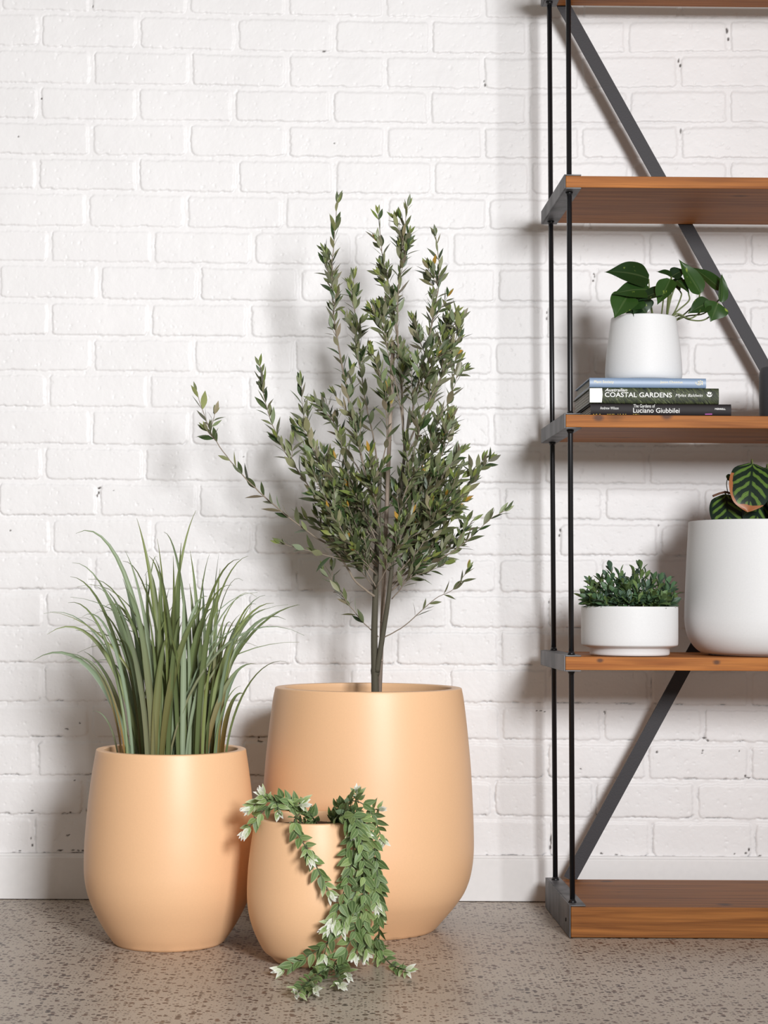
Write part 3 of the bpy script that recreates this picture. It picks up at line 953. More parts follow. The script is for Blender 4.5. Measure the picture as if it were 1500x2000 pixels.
def leaves_along(path, start, spacing, size=1.0, tipn=True, buf=None, skip=0.0):
    buf = buf or lf
    # cumulative length
    acc = 0.0
    nxt = start
    rot = rnd.uniform(0, PI)
    tot = sum((path[i + 1] - path[i]).length for i in range(len(path) - 1))
    for i in range(len(path) - 1):
        seg = path[i + 1] - path[i]
        sl = seg.length
        while acc + sl > nxt:
            p = path[i] + seg * ((nxt - acc) / sl)
            t = seg.normalized()
            a = Vector((0, -1, 0)) if abs(t.y) < .9 else Vector((1, 0, 0))
            u = (a - t * a.dot(t)).normalized()
            v = t.cross(u)
            rot += PI / 2 + rnd.uniform(-.5, .5)
            f = nxt / tot
            for s in (0, 1):
                if rnd.random() < skip:
                    continue
                an = rot + s * PI
                rad = u * math.cos(an) + v * math.sin(an)
                op = rnd.uniform(0.45, 1.05) * (1.0 - 0.45 * f)
                d = (t * math.cos(op) + rad * math.sin(op) + Vector((0, 0, rnd.uniform(-.1, .15)))).normalized()
                nr = (t - d * t.dot(d)) + Vector((rnd.uniform(-.5, .5), rnd.uniform(-.6, .3), rnd.uniform(-.2, .5)))
                L_ = rnd.uniform(0.025, 0.042) * size * (0.75 if f > .93 else 1)
                c, un = olive_leafcols(f > 0.9)
                add_leaf(buf, p + d * 0.002, d, nr, L_, L_ * rnd.uniform(.25, .35), c, un, 'olive', 0.18, rnd.uniform(-.2, .45))
            nxt += spacing * rnd.uniform(.75, 1.25)
        acc += sl
    # terminal tuft
    t = (path[-1] - path[-2]).normalized()
    for q in range(3):
        rad = Vector((rnd.uniform(-1, 1), rnd.uniform(-1, 1), rnd.uniform(-1, 1))) * 0.35
        c, un = olive_leafcols(tipn)
        L_ = rnd.uniform(.018, .028) * size
        add_leaf(buf, path[-1] - t * 0.004, t + rad, Vector((rad.z, -1, rad.x)), L_, L_ * .26, c, un, 'olive', .3, .1)


for pts, dy, rmm, tw in OL:
    y0 = BY - 0.01 + dy * 0.15
    path = pxpath(pts, y0, BY + dy, 6)
    # small wobble
    path = [p + Vector((rnd.uniform(-1, 1), rnd.uniform(-1, 1), 0)) * 0.0012 for p in path]
    k = len(path)
    add_tube(br_, path, [max(0.0007, rmm * 0.001 * (1 - 0.78 * i / k)) for i in range(k)], 6)
    tot = sum((path[i + 1] - path[i]).length for i in range(k - 1))
    leaves_along(path, tot * (0.22 if tw > .2 else 0.34), 0.0205 if tw > .2 else 0.024, 1.12, skip=0.1 if tw > .2 else .15)
    # side twigs
    nt_ = int(tot / 0.035 * tw)
    for q in range(nt_):
        f = rnd.uniform(0.25, 0.93)
        i = int(f * (k - 2))
        p0 = path[i]
        t = (path[i + 1] - path[i]).normalized()
        an = rnd.uniform(0, 2 * PI)
        a = Vector((0, -1, 0)); u = (a - t * a.dot(t)).normalized(); v = t.cross(u)
        rad = u * math.cos(an) * 0.8 + v * math.sin(an)
        op = rnd.uniform(.45, .95)
        d = (t * math.cos(op) + rad * math.sin(op) + Vector((0, 0, .15))).normalized()
        Lt = rnd.uniform(0.03, 0.085) * (1.15 - 0.75 * f)
        tp = [p0 + d * Lt * s + Vector((0, 0, 1)) * (0.12 * Lt * s * s) + t * (0.15 * Lt * s * s) for s in (0, .33, .66, 1)]
        add_tube(br_, tp, [0.0011, .0009, .0008, .0005], 5)
        leaves_along(tp, 0.008, 0.0140, 0.95)
br_.build('branches', M['twig'], T_ol)
lf.build('foliage', M['olive_leaf'], T_ol, attrs=True)
# a few dry orange leaves stay inside the foliage mesh colours

# ------------------------------------------------------------------ ornamental grass
rnd = random.Random(11)
gb = Buf()


def blade(base, tip, width, col, lean=0.3, arch=0.2, brown=0.0, n=14, flat=None):
    b0, b3 = Vector(base), Vector(tip)
    dv = b3 - b0
    h = Vector((dv.x, dv.y, 0))
    p1 = b0 + h * (lean * 0.33) + Vector((0, 0, max(dv.z, .05) * 0.48 + arch * 0.10))
    p2 = b0 + h * (0.50 + 0.1 * lean) + Vector((0, 0, dv.z * 0.86 + arch * 0.22))
    pts = bez(b0, p1, p2, b3, n)
    face = Vector((rnd.uniform(-.8, .8), -1, 0)).normalized()
    if flat is not None:
        face = flat
    vs, fs, cc, uu, uv = [], [], [], [], []
    tw = rnd.uniform(-.7, .7)
    for i, p in enumerate(pts):
        t = i / n
        tan = (pts[min(i + 1, n)] - pts[max(i - 1, 0)]).normalized()
        f2 = Matrix.Rotation(tw * t, 3, tan) @ (face - tan * face.dot(tan)).normalized()
        sd = tan.cross(f2)
        wd = width * (0.75 + 0.6 * t if t < .35 else 0.96 * (1 - ((t - .35) / .65) ** 1.35)) * 0.5
        wd = max(wd, 0.0003)
        for s in (-1, 0, 1):
            vs.append(p + sd * (wd * s) + f2 * (-abs(s) * wd * -0.35))
            cb = (0.30, 0.15, 0.035)
            a = brown * max(0, 1 - abs(t - .1) * 1.6)
            e = 0.8 if s else 1.15
            tipa = max(0, t - .8) * 2.0
            c = [col[q] * (1 - a) * e + cb[q] * a for q in range(3)]
            c = tuple(c[q] * (1 - tipa) + (0.10, 0.08, 0.03)[q] * tipa for q in range(3))
            cc.append(c)
            uu.append(tuple(x * .9 for x in c))
            uv.append((.5 + .5 * s, t))
    for i in range(n):
        for j in range(2):
            fs.append((i * 3 + j, i * 3 + j + 1, i * 3 + 4 + j, i * 3 + 3 + j))
    gb.add(vs, fs, col=cc, und=uu, uv=uv)


GC = [(0.18, 0.23, 0.095), (0.21, 0.27, 0.15), (0.14, 0.18, 0.07), (0.23, 0.28, 0.11), (0.23, 0.30, 0.19), (0.13, 0.16, 0.055), (0.26, 0.32, 0.20), (0.20, 0.24, 0.08)]
GR = [  # tip px, base x px, width mm, lean, arch, brown
    ((383, 997), 318, 8, .1, .1, 0), ((267, 1012), 322, 13, .2, -.1, 0), ((148, 1042), 300, 11, .05, .55, 0), ((141, 1099), 275, 7, .3, .3, 0),
    ((137, 1126), 262, 8, .25, .25, 0), ((133, 1177), 250, 7, .2, .3, 0), ((92, 1239), 278, 10, .5, .5, 0), ((65, 1290), 258, 12, .45, .45, 0),
    ((126, 1277), 236, 7, .3, .2, .9), ((183, 1124), 285, 12, .25, .0, 0), ((231, 1094), 300, 11, .1, 0, 0), ((245, 1077), 306, 9, .1, 0, 0),
    ((240, 1096), 330, 7, .1, .3, 0), ((320, 1039), 372, 8, -.2, .3, 0), ((307, 1052), 330, 7, .1, 0, 0), ((354, 1060), 340, 12, .3, 0, 0),
    ((371, 1075), 395, 10, .2, -.05, 0), ((409, 1083), 372, 6, .2, .1, 0), ((428, 1079), 405, 9, 0, -.05, 0), ((468, 1092), 360, 8, .1, .3, 0),
    ((485, 1086), 380, 8, 0, .25, 0), ((453, 1143), 350, 7, .1, .3, 0), ((518, 1162), 405, 8, .1, .2, 0), ((535, 1178), 400, 9, .1, .25, 0),
    ((586, 1181), 392, 12, .25, .15, 0), ((558, 1210), 410, 11, .2, .4, 0), ((559, 1292), 440, 6, .15, .2, 0), ((500, 1297), 400, 10, .3, .2, .7),
    ((470, 1229), 420, 8, .2, .1, 0), ((434, 1263), 404, 7, .1, 0, 0), ((352, 1204), 322, 14, 0, .1, 0), ((181, 1389), 232, 4, .3, .1, .4),
    ((194, 1208), 270, 9, .2, 0, .1), ((236, 1246), 290, 8, .2, .1, 0), ((291, 1086), 345, 9, .1, .2, 0), ((274, 1149), 318, 6, -.9, .5, 0),
    ((131, 1290), 240, 5, .3, .3, .8), ((148, 1285), 246, 5, .3, .2, .9), ((200, 1190), 300, 8, .2, .5, 0), ((420, 1190), 352, 15, .3, .3, 0),
    ((405, 1165), 330, 12, .5, .3, 0), ((330, 1150), 300, 11, .3, 0, 0), ((370, 1140), 385, 12, .1, 0, 0), ((395, 1130), 402, 10, .1, 0, .4),
    ((430, 1110), 412, 10, .1, 0, 0), ((500, 1180), 425, 6, .2, .3, 0), ((160, 1205), 260, 7, .3, .4, 0), ((285, 1120), 290, 11, .1, 0, 0),
    ((262, 1200), 320, 13, .2, .1, .9), ((240, 1130), 282, 11, .1, 0, 0), ((214, 1160), 272, 9, .2, .1, 0), ((302, 1180), 345, 14, .2, .1, 0),
    ((330, 1240), 360, 13, .1, .1, 0), ((352, 1260), 378, 12, .1, .05, 0), ((398, 1250), 398, 12, 0, 0, .95), ((345, 1330), 350, 8, .1, 0, 0),
    ((318, 1330), 330, 6, .1, .1, .5), ((372, 1210), 368, 13, .1, 0, 0), ((440, 1200), 415, 8, .1, .1, .3), ((480, 1250), 428, 7, .2, .2, .8),
    ((448, 1330), 432, 6, .2, .1, 0), ((470, 1340), 445, 4, .1, .1, 0), ((310, 1100), 318, 10, .1, .05, 0), ((338, 1085), 338, 10, .1, 0, 0),
]
for (tp, bx, wd, ln, ar, bn) in GR:
    yb = LY + rnd.uniform(-0.085, 0.07)
    base = atY(bx, 1482, yb); base.z = gsoil_z - 0.002
    dxp = Vector((base.x - LX, yb - LY, 0))
    if dxp.length > 0.115:
        dxp *= 0.115 / dxp.length
        base.x = LX + dxp.x; yb = LY + dxp.y; base.y = yb
    tip = atY(tp[0], tp[1], yb + rnd.uniform(-0.09, 0.07))
    blade(base, tip, wd * 0.00115, rnd.choice(GC), ln, ar, bn)
for q in range(34):
    bx = rnd.gauss(338, 52)
    bx = min(max(bx, 240), 438)
    yb = LY + rnd.uniform(-0.10, 0.09)
    base = atY(bx, 1482, yb); base.z = gsoil_z - 0.002
    dxp = Vector((base.x - LX, yb - LY, 0))
    if dxp.length > 0.115:
        dxp *= 0.115 / dxp.length
        base.x = LX + dxp.x; yb = LY + dxp.y; base.y = yb
    tx = bx + (bx - 335) * rnd.uniform(.4, 1.5) + rnd.uniform(-45, 45)
    ty = rnd.uniform(1120, 1330) + abs(tx - 335) * .35
    tip = atY(tx, ty, yb + rnd.uniform(-.06, .05))
    blade(base, tip, rnd.uniform(.006, .014), rnd.choice(GC), rnd.uniform(0, .4), rnd.uniform(-.05, .2), rnd.choice([0, 0, 0, 0, .5, .9]))
for (tp, bx, wd) in [((405, 1178), 316, 14), ((352, 1204), 330, 15), ((300, 1085), 350, 12), ((248, 1150), 300, 14), ((205, 1150), 290, 13), ((430, 1150), 385, 12), ((325, 1245), 300, 14)]:
    base = atY(bx, 1482, LY - .09); base.z = gsoil_z - 0.002
    blade(base, atY(tp[0], tp[1], LY - .13), wd * .0012, rnd.choice(GC[:5]), .2, .1, rnd.choice([0, 0, .3]))
for q in range(30):                      # thin arching blades
    bx = 335 + rnd.uniform(-80, 80)
    yb = LY + rnd.uniform(-0.09, 0.08)
    base = atY(bx, 1482, yb); base.z = gsoil_z - 0.002
    dxp = Vector((base.x - LX, yb - LY, 0))
    if dxp.length > 0.115:
        dxp *= 0.115 / dxp.length
        base.x = LX + dxp.x; yb = LY + dxp.y; base.y = yb
    an = math.radians(rnd.uniform(-52, 52))
    Rr = rnd.uniform(200, 370)
    tip = atY(333 + Rr * math.sin(an), 1452 - Rr * math.cos(an), yb + rnd.uniform(-.08, .06))
    blade(base, tip, rnd.uniform(.0035, .0065), rnd.choice(GC), rnd.uniform(0, .4), rnd.uniform(.1, .55), rnd.choice([0, 0, .4]))
gb.build('foliage', M['grass'], T_gr, attrs=True)


# ------------------------------------------------------------------ trailing plant
rnd = random.Random(5)


def small_surface_Y(px, py, off):
    """depth of a point draped over the front of the small planter"""
    p = atY(px, py, SY - 0.1)
    r = 0.12
    for (r0, z0), (r1, z1) in zip(prof_s[:-1], prof_s[1:]):
        if z0 <= p.z <= z1:
            r = r0
    dx = p.x - SX
    r2 = (r + off) ** 2 - dx * dx
    y = SY - (math.sqrt(r2) if r2 > 0 else 0.0)
    return y


def vine_point(px, py, off):
    y = small_surface_Y(px, py, off)
    zlow = atY(px, py, y).z
    if zlow < 0.012 or py > 1885:
        p = atZ(px, py, 0.012)
        return p
    return atY(px, py, y)


VINES = [
    [(628, 1612, 'in'), (600, 1585, 0), (560, 1566, 0), (528, 1572, 0), (502, 1598, 0), (480, 1624, 0)],
    [(628, 1612, 'in'), (590, 1578, 0), (540, 1560, 0), (510, 1564, 0), (488, 1580, 0)],
    [(600, 1608, 'in'), (578, 1598, .01), (580, 1625, .012), (606, 1668, .012), (624, 1705, .012), (645, 1748, .014)],
    [(640, 1612, 'in'), (665, 1572, 0), (700, 1566, .01), (728, 1592, .02), (747, 1642, .02)],
    [(645, 1612, 'in'), (665, 1590, .005), (684, 1620, .02), (682, 1665, .02), (678, 1715, .02)],
    [(645, 1612, 'in'), (672, 1588, .01), (700, 1640, .03), (700, 1720, .03), (672, 1790, .03), (645, 1835, .03), (600, 1868, .03), (545, 1897, .03)],
    [(645, 1612, 'in'), (680, 1585, .01), (706, 1640, .04), (712, 1730, .04), (696, 1810, .04), (664, 1868, .05), (632, 1895, .05), (605, 1915, .05), (578, 1942, .05)],
    [(650, 1612, 'in'), (695, 1590, .01), (730, 1650, .03), (738, 1730, .03), (740, 1800, .03), (742, 1850, .03), (762, 1882, .03), (795, 1896, .03)],
    [(645, 1612, 'in'), (676, 1590, .01), (690, 1660, .02), (672, 1740, .03), (650, 1800, .03)],
    [(650, 1612, 'in'), (690, 1588, .01), (722, 1640, .02), (734, 1700, .02), (740, 1780, .02)],
    [(640, 1612, 'in'), (672, 1575, 0), (695, 1590, .01), (693, 1628, .025)],
    [(648, 1612, 'in'), (685, 1590, .02), (708, 1660, .045), (712, 1760, .05), (716, 1862, .05)],
]
TIPS = [  # short side sprigs with pale tips: start px, end px
    ((540, 1566), (545, 1590)), ((560, 1566), (590, 1572)), ((575, 1600), (572, 1618)), ((598, 1650), (606, 1676)), ((525, 1566), (512, 1552)),
    ((700, 1568), (696, 1548)), ((722, 1580), (742, 1582)), ((690, 1600), (676, 1625)), ((700, 1605), (712, 1628)), ((680, 1590), (700, 1600)),
    ((690, 1760), (668, 1815)), ((668, 1790), (640, 1812)), ((712, 1800), (708, 1862)), ((735, 1720), (737, 1768)), ((700, 1840), (692, 1868)),
    ((660, 1868), (680, 1905)), ((655, 1880), (664, 1925)), ((735, 1830), (742, 1870)), ((640, 1840), (632, 1870)), ((600, 1915), (615, 1935)),
]


def vine_leaf(vb, p, t, rad, op, kind, nrm, k=1.0):
    d = (t * math.cos(op) + rad * math.sin(op)).normalized()
    L_ = rnd.uniform(.021, .031) * k
    tcx = None
    if kind == 2:
        c, un = (0.60, 0.64, 0.46), (0.60, 0.63, 0.50); ed = (0.84, 0.83, 0.80); tcx = (0.88, 0.87, 0.86)
    elif kind == 1:
        c, un = (0.23, 0.33, 0.11), (0.28, 0.36, 0.2); ed = (0.55, 0.60, 0.40); tcx = (0.55, .62, .38)
    else:
        g = rnd.uniform(.8, 1.25)
        c = tuple(x * g for x in rnd.choice([(0.12, 0.195, 0.060), (0.14, 0.215, 0.085), (0.20, 0.28, 0.095), (0.10, 0.160, 0.055)]))
        un = (0.19, 0.26, 0.15); ed = (c[0] + .16, c[1] + .17, c[2] + .10)
    base = p + d * 0.002
    base.z = max(base.z, .005)
    if d.z < 0 and base.z + d.z * L_ < 0.003:
        d = Vector((d.x, d.y, (0.004 - base.z) / L_)).normalized()
    add_leaf(vb, base, d, nrm, L_, L_ * (0.52 if kind == 0 else .38), c, un, 'ovate', .2, rnd.uniform(-.15, .5), cross=3, edge=ed, tipcol=tcx)


def vine_tip(vb, p, t, n=7):
    for q in range(n):
        rad = Vector((rnd.uniform(-1, 1), rnd.uniform(-1, .5), rnd.uniform(-.5, 1)))
        rad = (rad - t * rad.dot(t)).normalized()
        vine_leaf(vb, p - t * rnd.uniform(.0, .010), t, rad, rnd.uniform(.12, .75), 2, rad * -.2 + Vector((0, -1, .5)), .78)


def frame(t):
    a = Vector((0, -1, 0.3)).normalized()
    u = (a - t * a.dot(t)).normalized()
    return u, t.cross(u)


def grow(vb, path, start, step, tipn):
    tot = sum((path[i + 1] - path[i]).length for i in range(len(path) - 1))
    acc, nxt, rot = 0.0, start, rnd.uniform(0, 3)
    for i in range(len(path) - 1):
        seg = path[i + 1] - path[i]; sl = seg.length
        while acc + sl > nxt:
            p = path[i] + seg * ((nxt - acc) / sl)
            t = seg.normalized()
            u, v = frame(t)
            rot += PI / 2 + rnd.uniform(-.5, .5)
            kind = 1 if (tot - nxt) < 0.028 else 0
            for s in (0, 1):
                an = rot + s * PI
                rad = u * math.cos(an) * 0.9 + v * math.sin(an)
                if rad.dot(u) < -0.5:
                    rad = v * (1 if rad.dot(v) > 0 else -1) + u * .3
                rad.normalize()
                vine_leaf(vb, p, t, rad, rnd.uniform(.35, 1.0), kind, u * 1.0 + t * 0.3 + Vector((rnd.uniform(-.6, .6), 0, rnd.uniform(-.3, .5))))
            nxt += step * rnd.uniform(.8, 1.25)
        acc += sl
    vine_tip(vb, path[-1], (path[-1] - path[-2]).normalized(), tipn)


def vine3d(V):
    P3 = []
    for (x, y, off) in V:
        if off == 'in':
            p = atY(x, y, SY + 0.01); p.z = tsoil_z - 0.003
        elif off == 0:
            p = atY(x, y, SY - 0.05)
        else:
            p = vine_point(x, y, off + rnd.uniform(0, .012) + 0.006)
        P3.append(p)
    return P3


for V in VINES:
    path = spline(vine3d(V), 8)
    for p in path:
        p.z = max(p.z, 0.006)
    vb = Buf()
    add_tube(vb, path, 0.0012, 6, mat=1)
    grow(vb, path, 0.035, 0.0165, 8)
    vb.build('vine', [M['trail'], M['vine']], T_tr, attrs=True)
for (p0, p1) in TIPS:
    off = .028 if p0[1] > 1600 else 0
    if off: a_, b_2 = vine_point(p0[0], p0[1], off + .01), vine_point(p1[0], p1[1], off + .018)
    else: a_, b_2 = atY(p0[0], p0[1], SY - .05), atY(p1[0], p1[1], SY - .07)
    vb = Buf()
    add_tube(vb, [a_, (a_ + b_2) / 2, b_2], 0.001, 6, mat=1)
    grow(vb, [a_, (a_ + b_2) / 2, b_2], 0.008, 0.013, 6)
    vb.build('vine_sprig', [M['trail'], M['vine']], T_tr, attrs=True)

# ------------------------------------------------------------------ shelving unit
F0 = atZ(1112, 1833, 0.0)          # front left foot corner
YF = F0.y
YR = -0.095
DEP = YR - YF
SKEW = (atY(1056.5, 864.5, YR).x - atY(1102, 835, YF).x) / DEP
WID = 1.28


def shelf_z(px, yt, yb_):
    return atY(px, yt, YF).z, atY(px, yb_, YF).z, atY(px, yb_, YF).x


SH = [('top', 1101, -127, -99), ('b', 1102, 343, 366), ('c', 1102, 809.5, 834.5), ('d', 1101.5, 1282.5, 1309)]
rack = thing('shelving_unit', 'tall industrial shelf of pine boards on black steel rods against the brick wall', 'shelving unit', (F0.x, YF, 0))


def RP(x0, u, v, z):
    return (x0 + u + SKEW * v, YF + v, z)


def rbox(bf, x0, u0, u1, v0, v1, z0, z1, drop=0.0):
    vs = [RP(x0, u0, v0, z0), RP(x0, u1, v0, z0), RP(x0, u1, v1, z0), RP(x0, u0, v1, z0), RP(x0, u0, v0, z1), RP(x0, u1, v0, z1), RP(x0, u1, v1, z1), RP(x0, u0, v1, z1)]
    bf.add(vs, BOXF)


def channel(x0, z0, z1, side, low_flange=True, fl=0.038):
    """C shaped steel end cap; side -1 = left end"""
    bf = Buf()
    t = 0.0032
    if side < 0:
        rbox(bf, x0, 0, t, 0, DEP, z0, z1)
        rbox(bf, x0, t, fl, 0, DEP, z1 - t, z1)
        if low_flange: rbox(bf, x0, t, fl, 0, DEP, z0, z0 + t)
    else:
        rbox(bf, x0, WID - t, WID, 0, DEP, z0, z1)
        rbox(bf, x0, WID - fl, WID - t, 0, DEP, z1 - t, z1)
        if low_flange: rbox(bf, x0, WID - fl, WID - t, 0, DEP, z0, z0 + t)
    return bf.build('end_channel', M['steel'], rack, smooth=False, bevel=0.001)


def kn(px_, py_, Y, rad):
    p = atY(px_, py_, Y)
    return (p.x - F0.x, Y - YF, p.z, rad)


M['wood_k3'] = wood_mat('pine_board_knots', (0.44, 0.158, 0.032), (0.26, 0.082, 0.014), 0.4, at=[kn(1169, 816, YF, .009), kn(1302, 813, YF, .010)])
M['wood_k4'] = wood_mat('pine_board_two_knots', (0.48, 0.175, 0.038), (0.30, 0.094, 0.018), 3.1, knots=False, at=[kn(1172, 1290, YF, .006), kn(1400, 1294, YF, .007)])
zb5 = atY(1112, 1768.5, YF).z
_k = [atZ(x, y, zb5) for x, y in ((1185, 1719), (1208, 1740), (1415, 1764))]
M['wood_kb'] = wood_mat('pine_beam_knots', (0.34, 0.128, 0.030), (0.18, 0.060, 0.012), 7.7, knots=False, at=[(p.x - F0.x, p.y - YF, zb5, q) for p, q in zip(_k, (.012, .005, .014))])
SZ = {}
XB = []
for i, (nm, px_, yt, yb_) in enumerate(SH):
    z1, z0, x0 = shelf_z(px_, yt, yb_)
    SZ[nm] = (z0, z1, x0)
    XB.append((z1, x0))
    channel(x0, z0 - 0.0028, z1 + 0.0032, -1)
    channel(x0, z0 - 0.0028, z1 + 0.0032, 1)
    bf = Buf()
    rbox(bf, x0, 0.0036, WID - 0.0036, 0.0005, DEP - 0.0005, z0 + 0.0006, z1 - 0.0002)
    bo = bf.build('shelf_board', [M['wood_a'], M['wood_a'], M['wood_k3'], M['wood_k4']][i], rack, smooth=False, bevel=0.0012)
z1b = atY(1112, 1768.5, YF).z
SZ['foot'] = (0.0, z1b, F0.x)
base_channel = channel(F0.x, 0.001, z1b + 0.001, -1, False, 0.036)
channel(F0.x, 0.001, z1b + 0.001, 1, False, 0.036)
bf = Buf(); rbox(bf, F0.x, 0.0036, WID - 0.0036, 0.0005, DEP - .0005, 0.002, z1b - 0.003)
bf.build('base_beam', M['wood_kb'], rack, smooth=False, bevel=0.0015)
# bolt heads on the base channel and welds
bf = Buf()
pz = 0.032
for zz in (pz,):
    vs = RP(F0.x, 0, 0.05, zz)
    add_tube(bf, [(vs[0] - 0.0015, vs[1], vs[2]), (vs[0] + 0.001, vs[1], vs[2])], 0.0045, 12)
bf.build('bolt', M['black_rod'], base_channel)


def rod(p_bot, p_top, Y):
    a = atY(*p_bot, Y); b2 = atY(*p_top, Y)
    d = (b2 - a) / (b2.z - a.z)
    a2 = a + d * (z1b - a.z + 0.0005)
    top = a + d * (2.30 - a.z)
    bf = Buf()
    pts = [a2, a2 + d * .004, a2 + d * .009]
    add_tube(bf, [a2, a2 + d * .003, a2 + d * .008], [.0095, .0085, .0062], 14)
    add_tube(bf, [a2 + d * .004, top], 0.0059, 16)
    # welds under and over each shelf
    for nm in ('top', 'b', 'c', 'd'):
        z0, z1, x0 = SZ[nm]
        for zz, s in ((z0 - .003, -1), (z1 + .0035, 1)):
            q = a + d * (zz - a.z)
            add_tube(bf, [q, q + d * (.003 * s), q + d * (.008 * s)], [.0085, .0078, .0058], 12)
    bf.build('upright_rod', M['black_rod'], rack)
    return a2, d


rod((1118, 1762), (1110, 0), YF + 0.035)
rod((1084.5, 1706), (1073, 0), YR - 0.035)
# right hand pair (outside the frame) so that the unit stands
for Yv in (YF + 0.035, YR - 0.035):
    bf = Buf(); xx = F0.x + WID - 0.012 + SKEW * (Yv - YF)
    add_tube(bf, [(xx, Yv, z1b), (xx - .004, Yv, 2.30)], 0.0059, 16)
    bf.build('upright_rod', M['black_rod'], rack)


def bar(pa, pb, Y, wd=0.031, th=0.005):
    a = atY(*pa, Y); b2 = atY(*pb, Y)
    d = (b2 - a).normalized()
    s = Vector((0, 1, 0)).cross(d).normalized() * wd * .5
    y = Vector((0, th, 0))
    bf = Buf()
    vs = [a - s, a + s, b2 + s, b2 - s]
    vs = vs + [p + y for p in vs]
    bf.add(vs, [(0, 1, 2, 3), (4, 7, 6, 5), (0, 4, 5, 1), (1, 5, 6, 2), (2, 6, 7, 3), (3, 7, 4, 0)])
    return bf.build('diagonal_brace', M['brace'], rack, smooth=False)


bar((1084, -20), (1583, 876), YR + 0.008)
bar((1112.5, 1718), (1577, 864), YR + 0.0018)

# ------------------------------------------------------------------ books
SHZ = SZ['c'][1] + 0.0004
BKY = YF + 0.016


def text_obj(name, body, x0, x1, zb, zt2, Y, mat, parent, shear=0.0, bold=0.0, flip=False):
    cu = bpy.data.curves.new(name, 'FONT')
    cu.body = body
    cu.size = 1.0
    cu.shear = shear
    cu.offset = bold
    cu.resolution_u = 3
    tmp = bpy.data.objects.new(name + '_tmp', cu)
    C.objects.link(tmp)
    dg = bpy.context.evaluated_depsgraph_get()
    me = bpy.data.meshes.new_from_object(tmp.evaluated_get(dg))
    bpy.data.objects.remove(tmp)
    co = np.array([v.co[:] for v in me.vertices])
    mn, mxx = co.min(0), co.max(0)
    sx = (x1 - x0) / (mxx[0] - mn[0])
    sz = (zt2 - zb) / (mxx[1] - mn[1])
    base = world_loc(parent)
    new = np.zeros_like(co)
    new[:, 0] = x0 + (co[:, 0] - mn[0]) * sx - base.x
    new[:, 2] = zb + (co[:, 1] - mn[1]) * sz - base.z
    new[:, 1] = Y - base.y
    me.vertices.foreach_set('co', new.astype(np.float32).ravel())
    me.materials.clear(); me.materials.append(mat)
    me.update()
    o_ = bpy.data.objects.new(name, me)
    C.objects.link(o_)
    o_.parent = parent
    return o_


def P2(px, py):
    p = atY(px, py, BKY)
    return p.x, p.z


def book(label, xl, xr, z0, z1, depth, cover, spine_mat, rot=0.0, skx=0.0):
    x0 = atY(xl, 790, BKY).x; x1 = atY(xr, 790, BKY).x
    T = thing('book', label, 'book', ((x0 + x1) / 2, BKY, z0), 'stacked garden books')
    t = 0.0026
    bf = Buf()

    def q(xa, xb, ya, yb2, za, zb2, mat=0):
        vs = box_pts(xa, xb, ya, yb2, za, zb2)
        vs = [(p[0] + skx * (p[1] - BKY), p[1], p[2]) for p in vs]
        bf.add(vs, BOXF, mat=mat)
    q(x0, x1, BKY + 0.002, BKY + depth, z0, z0 + t)
    q(x0, x1, BKY + 0.002, BKY + depth, z1 - t, z1)
    bf.build('cover', cover, T, smooth=False, bevel=0.0005)
    bf = Buf()
    # rounded spine
    vs, fs = [], []
    nseg = 30
    H_ = z1 - z0
    for i in range(nseg + 1):
        a = i / nseg
        yy = BKY + 0.002 - 0.0035 * math.sin(PI * a) ** .4
        for xx in (x0, x1):
            vs.append((xx, yy, z0 + H_ * a))
    for i in range(nseg):
        fs.append((i * 2, i * 2 + 1, i * 2 + 3, i * 2 + 2))
    m_ = len(vs)
    vs += [(x0, BKY + .005, z0), (x1, BKY + .005, z0), (x1, BKY + .005, z1), (x0, BKY + .005, z1)]
    fs += [tuple([i * 2 for i in range(nseg, -1, -1)] + [m_, m_ + 3]), tuple([i * 2 + 1 for i in range(nseg + 1)] + [m_ + 2, m_ + 1]),
           (m_, m_ + 1, m_ + 2, m_ + 3), (0, m_, m_ + 1, 1), (nseg * 2, nseg * 2 + 1, m_ + 2, m_ + 3)]
    bf.add(vs, fs)
    SP = bf.build('spine', spine_mat, T, smooth=False)
    bf = Buf()
    nl = 14
    for i in range(nl):
        za = z0 + t + (H_ - 2 * t) * i / nl
        zb2 = za + (H_ - 2 * t) / nl * 0.93
        ins = 0.004 + (0.0008 if i % 3 else 0)
        q(x0 + ins, x1 - ins, BKY + .006, BKY + depth - 0.004 - (0.001 if i % 2 else 0), za, zb2)
    bf.build('pages', M['paper'], T, smooth=False)
    return SP, x0, x1


def fz(py): return atY(1280, py, BKY).z


zA, zB, zC, zD = SHZ, fz(788.5), fz(757.5), fz(738.5)
YT = BKY - 0.0018
T1, a0, a1 = book('black book lying on the third shelf, bottom one of the stack of three', 1154, 1428, zA, zB - .0003, .245, M['blackcover'], M['blackcover'], skx=-.02)
T2, b0_, b1_ = book('book with a grass photograph on its spine, middle one of the stack of three', 1151, 1404, zB, zC - .0003, .265, M['greencover'], M['coastal'], skx=-.02)
T3, c0_, c1_ = book('pale blue book under the small white pot, top one of the stack of three', 1151.5, 1379, zC, zD, .235, M['blue'], M['blue'], skx=-.02)


def spine_text(T, name, body, xa, xb, ya, yb_, mat, **k):
    pa = P2(xa, yb_); pb = P2(xb, ya)
    return text_obj(name, body, pa[0], pb[0], atY((xa + xb) / 2, yb_, BKY).z, atY((xa + xb) / 2, ya, BKY).z, YT, mat, T, **k)


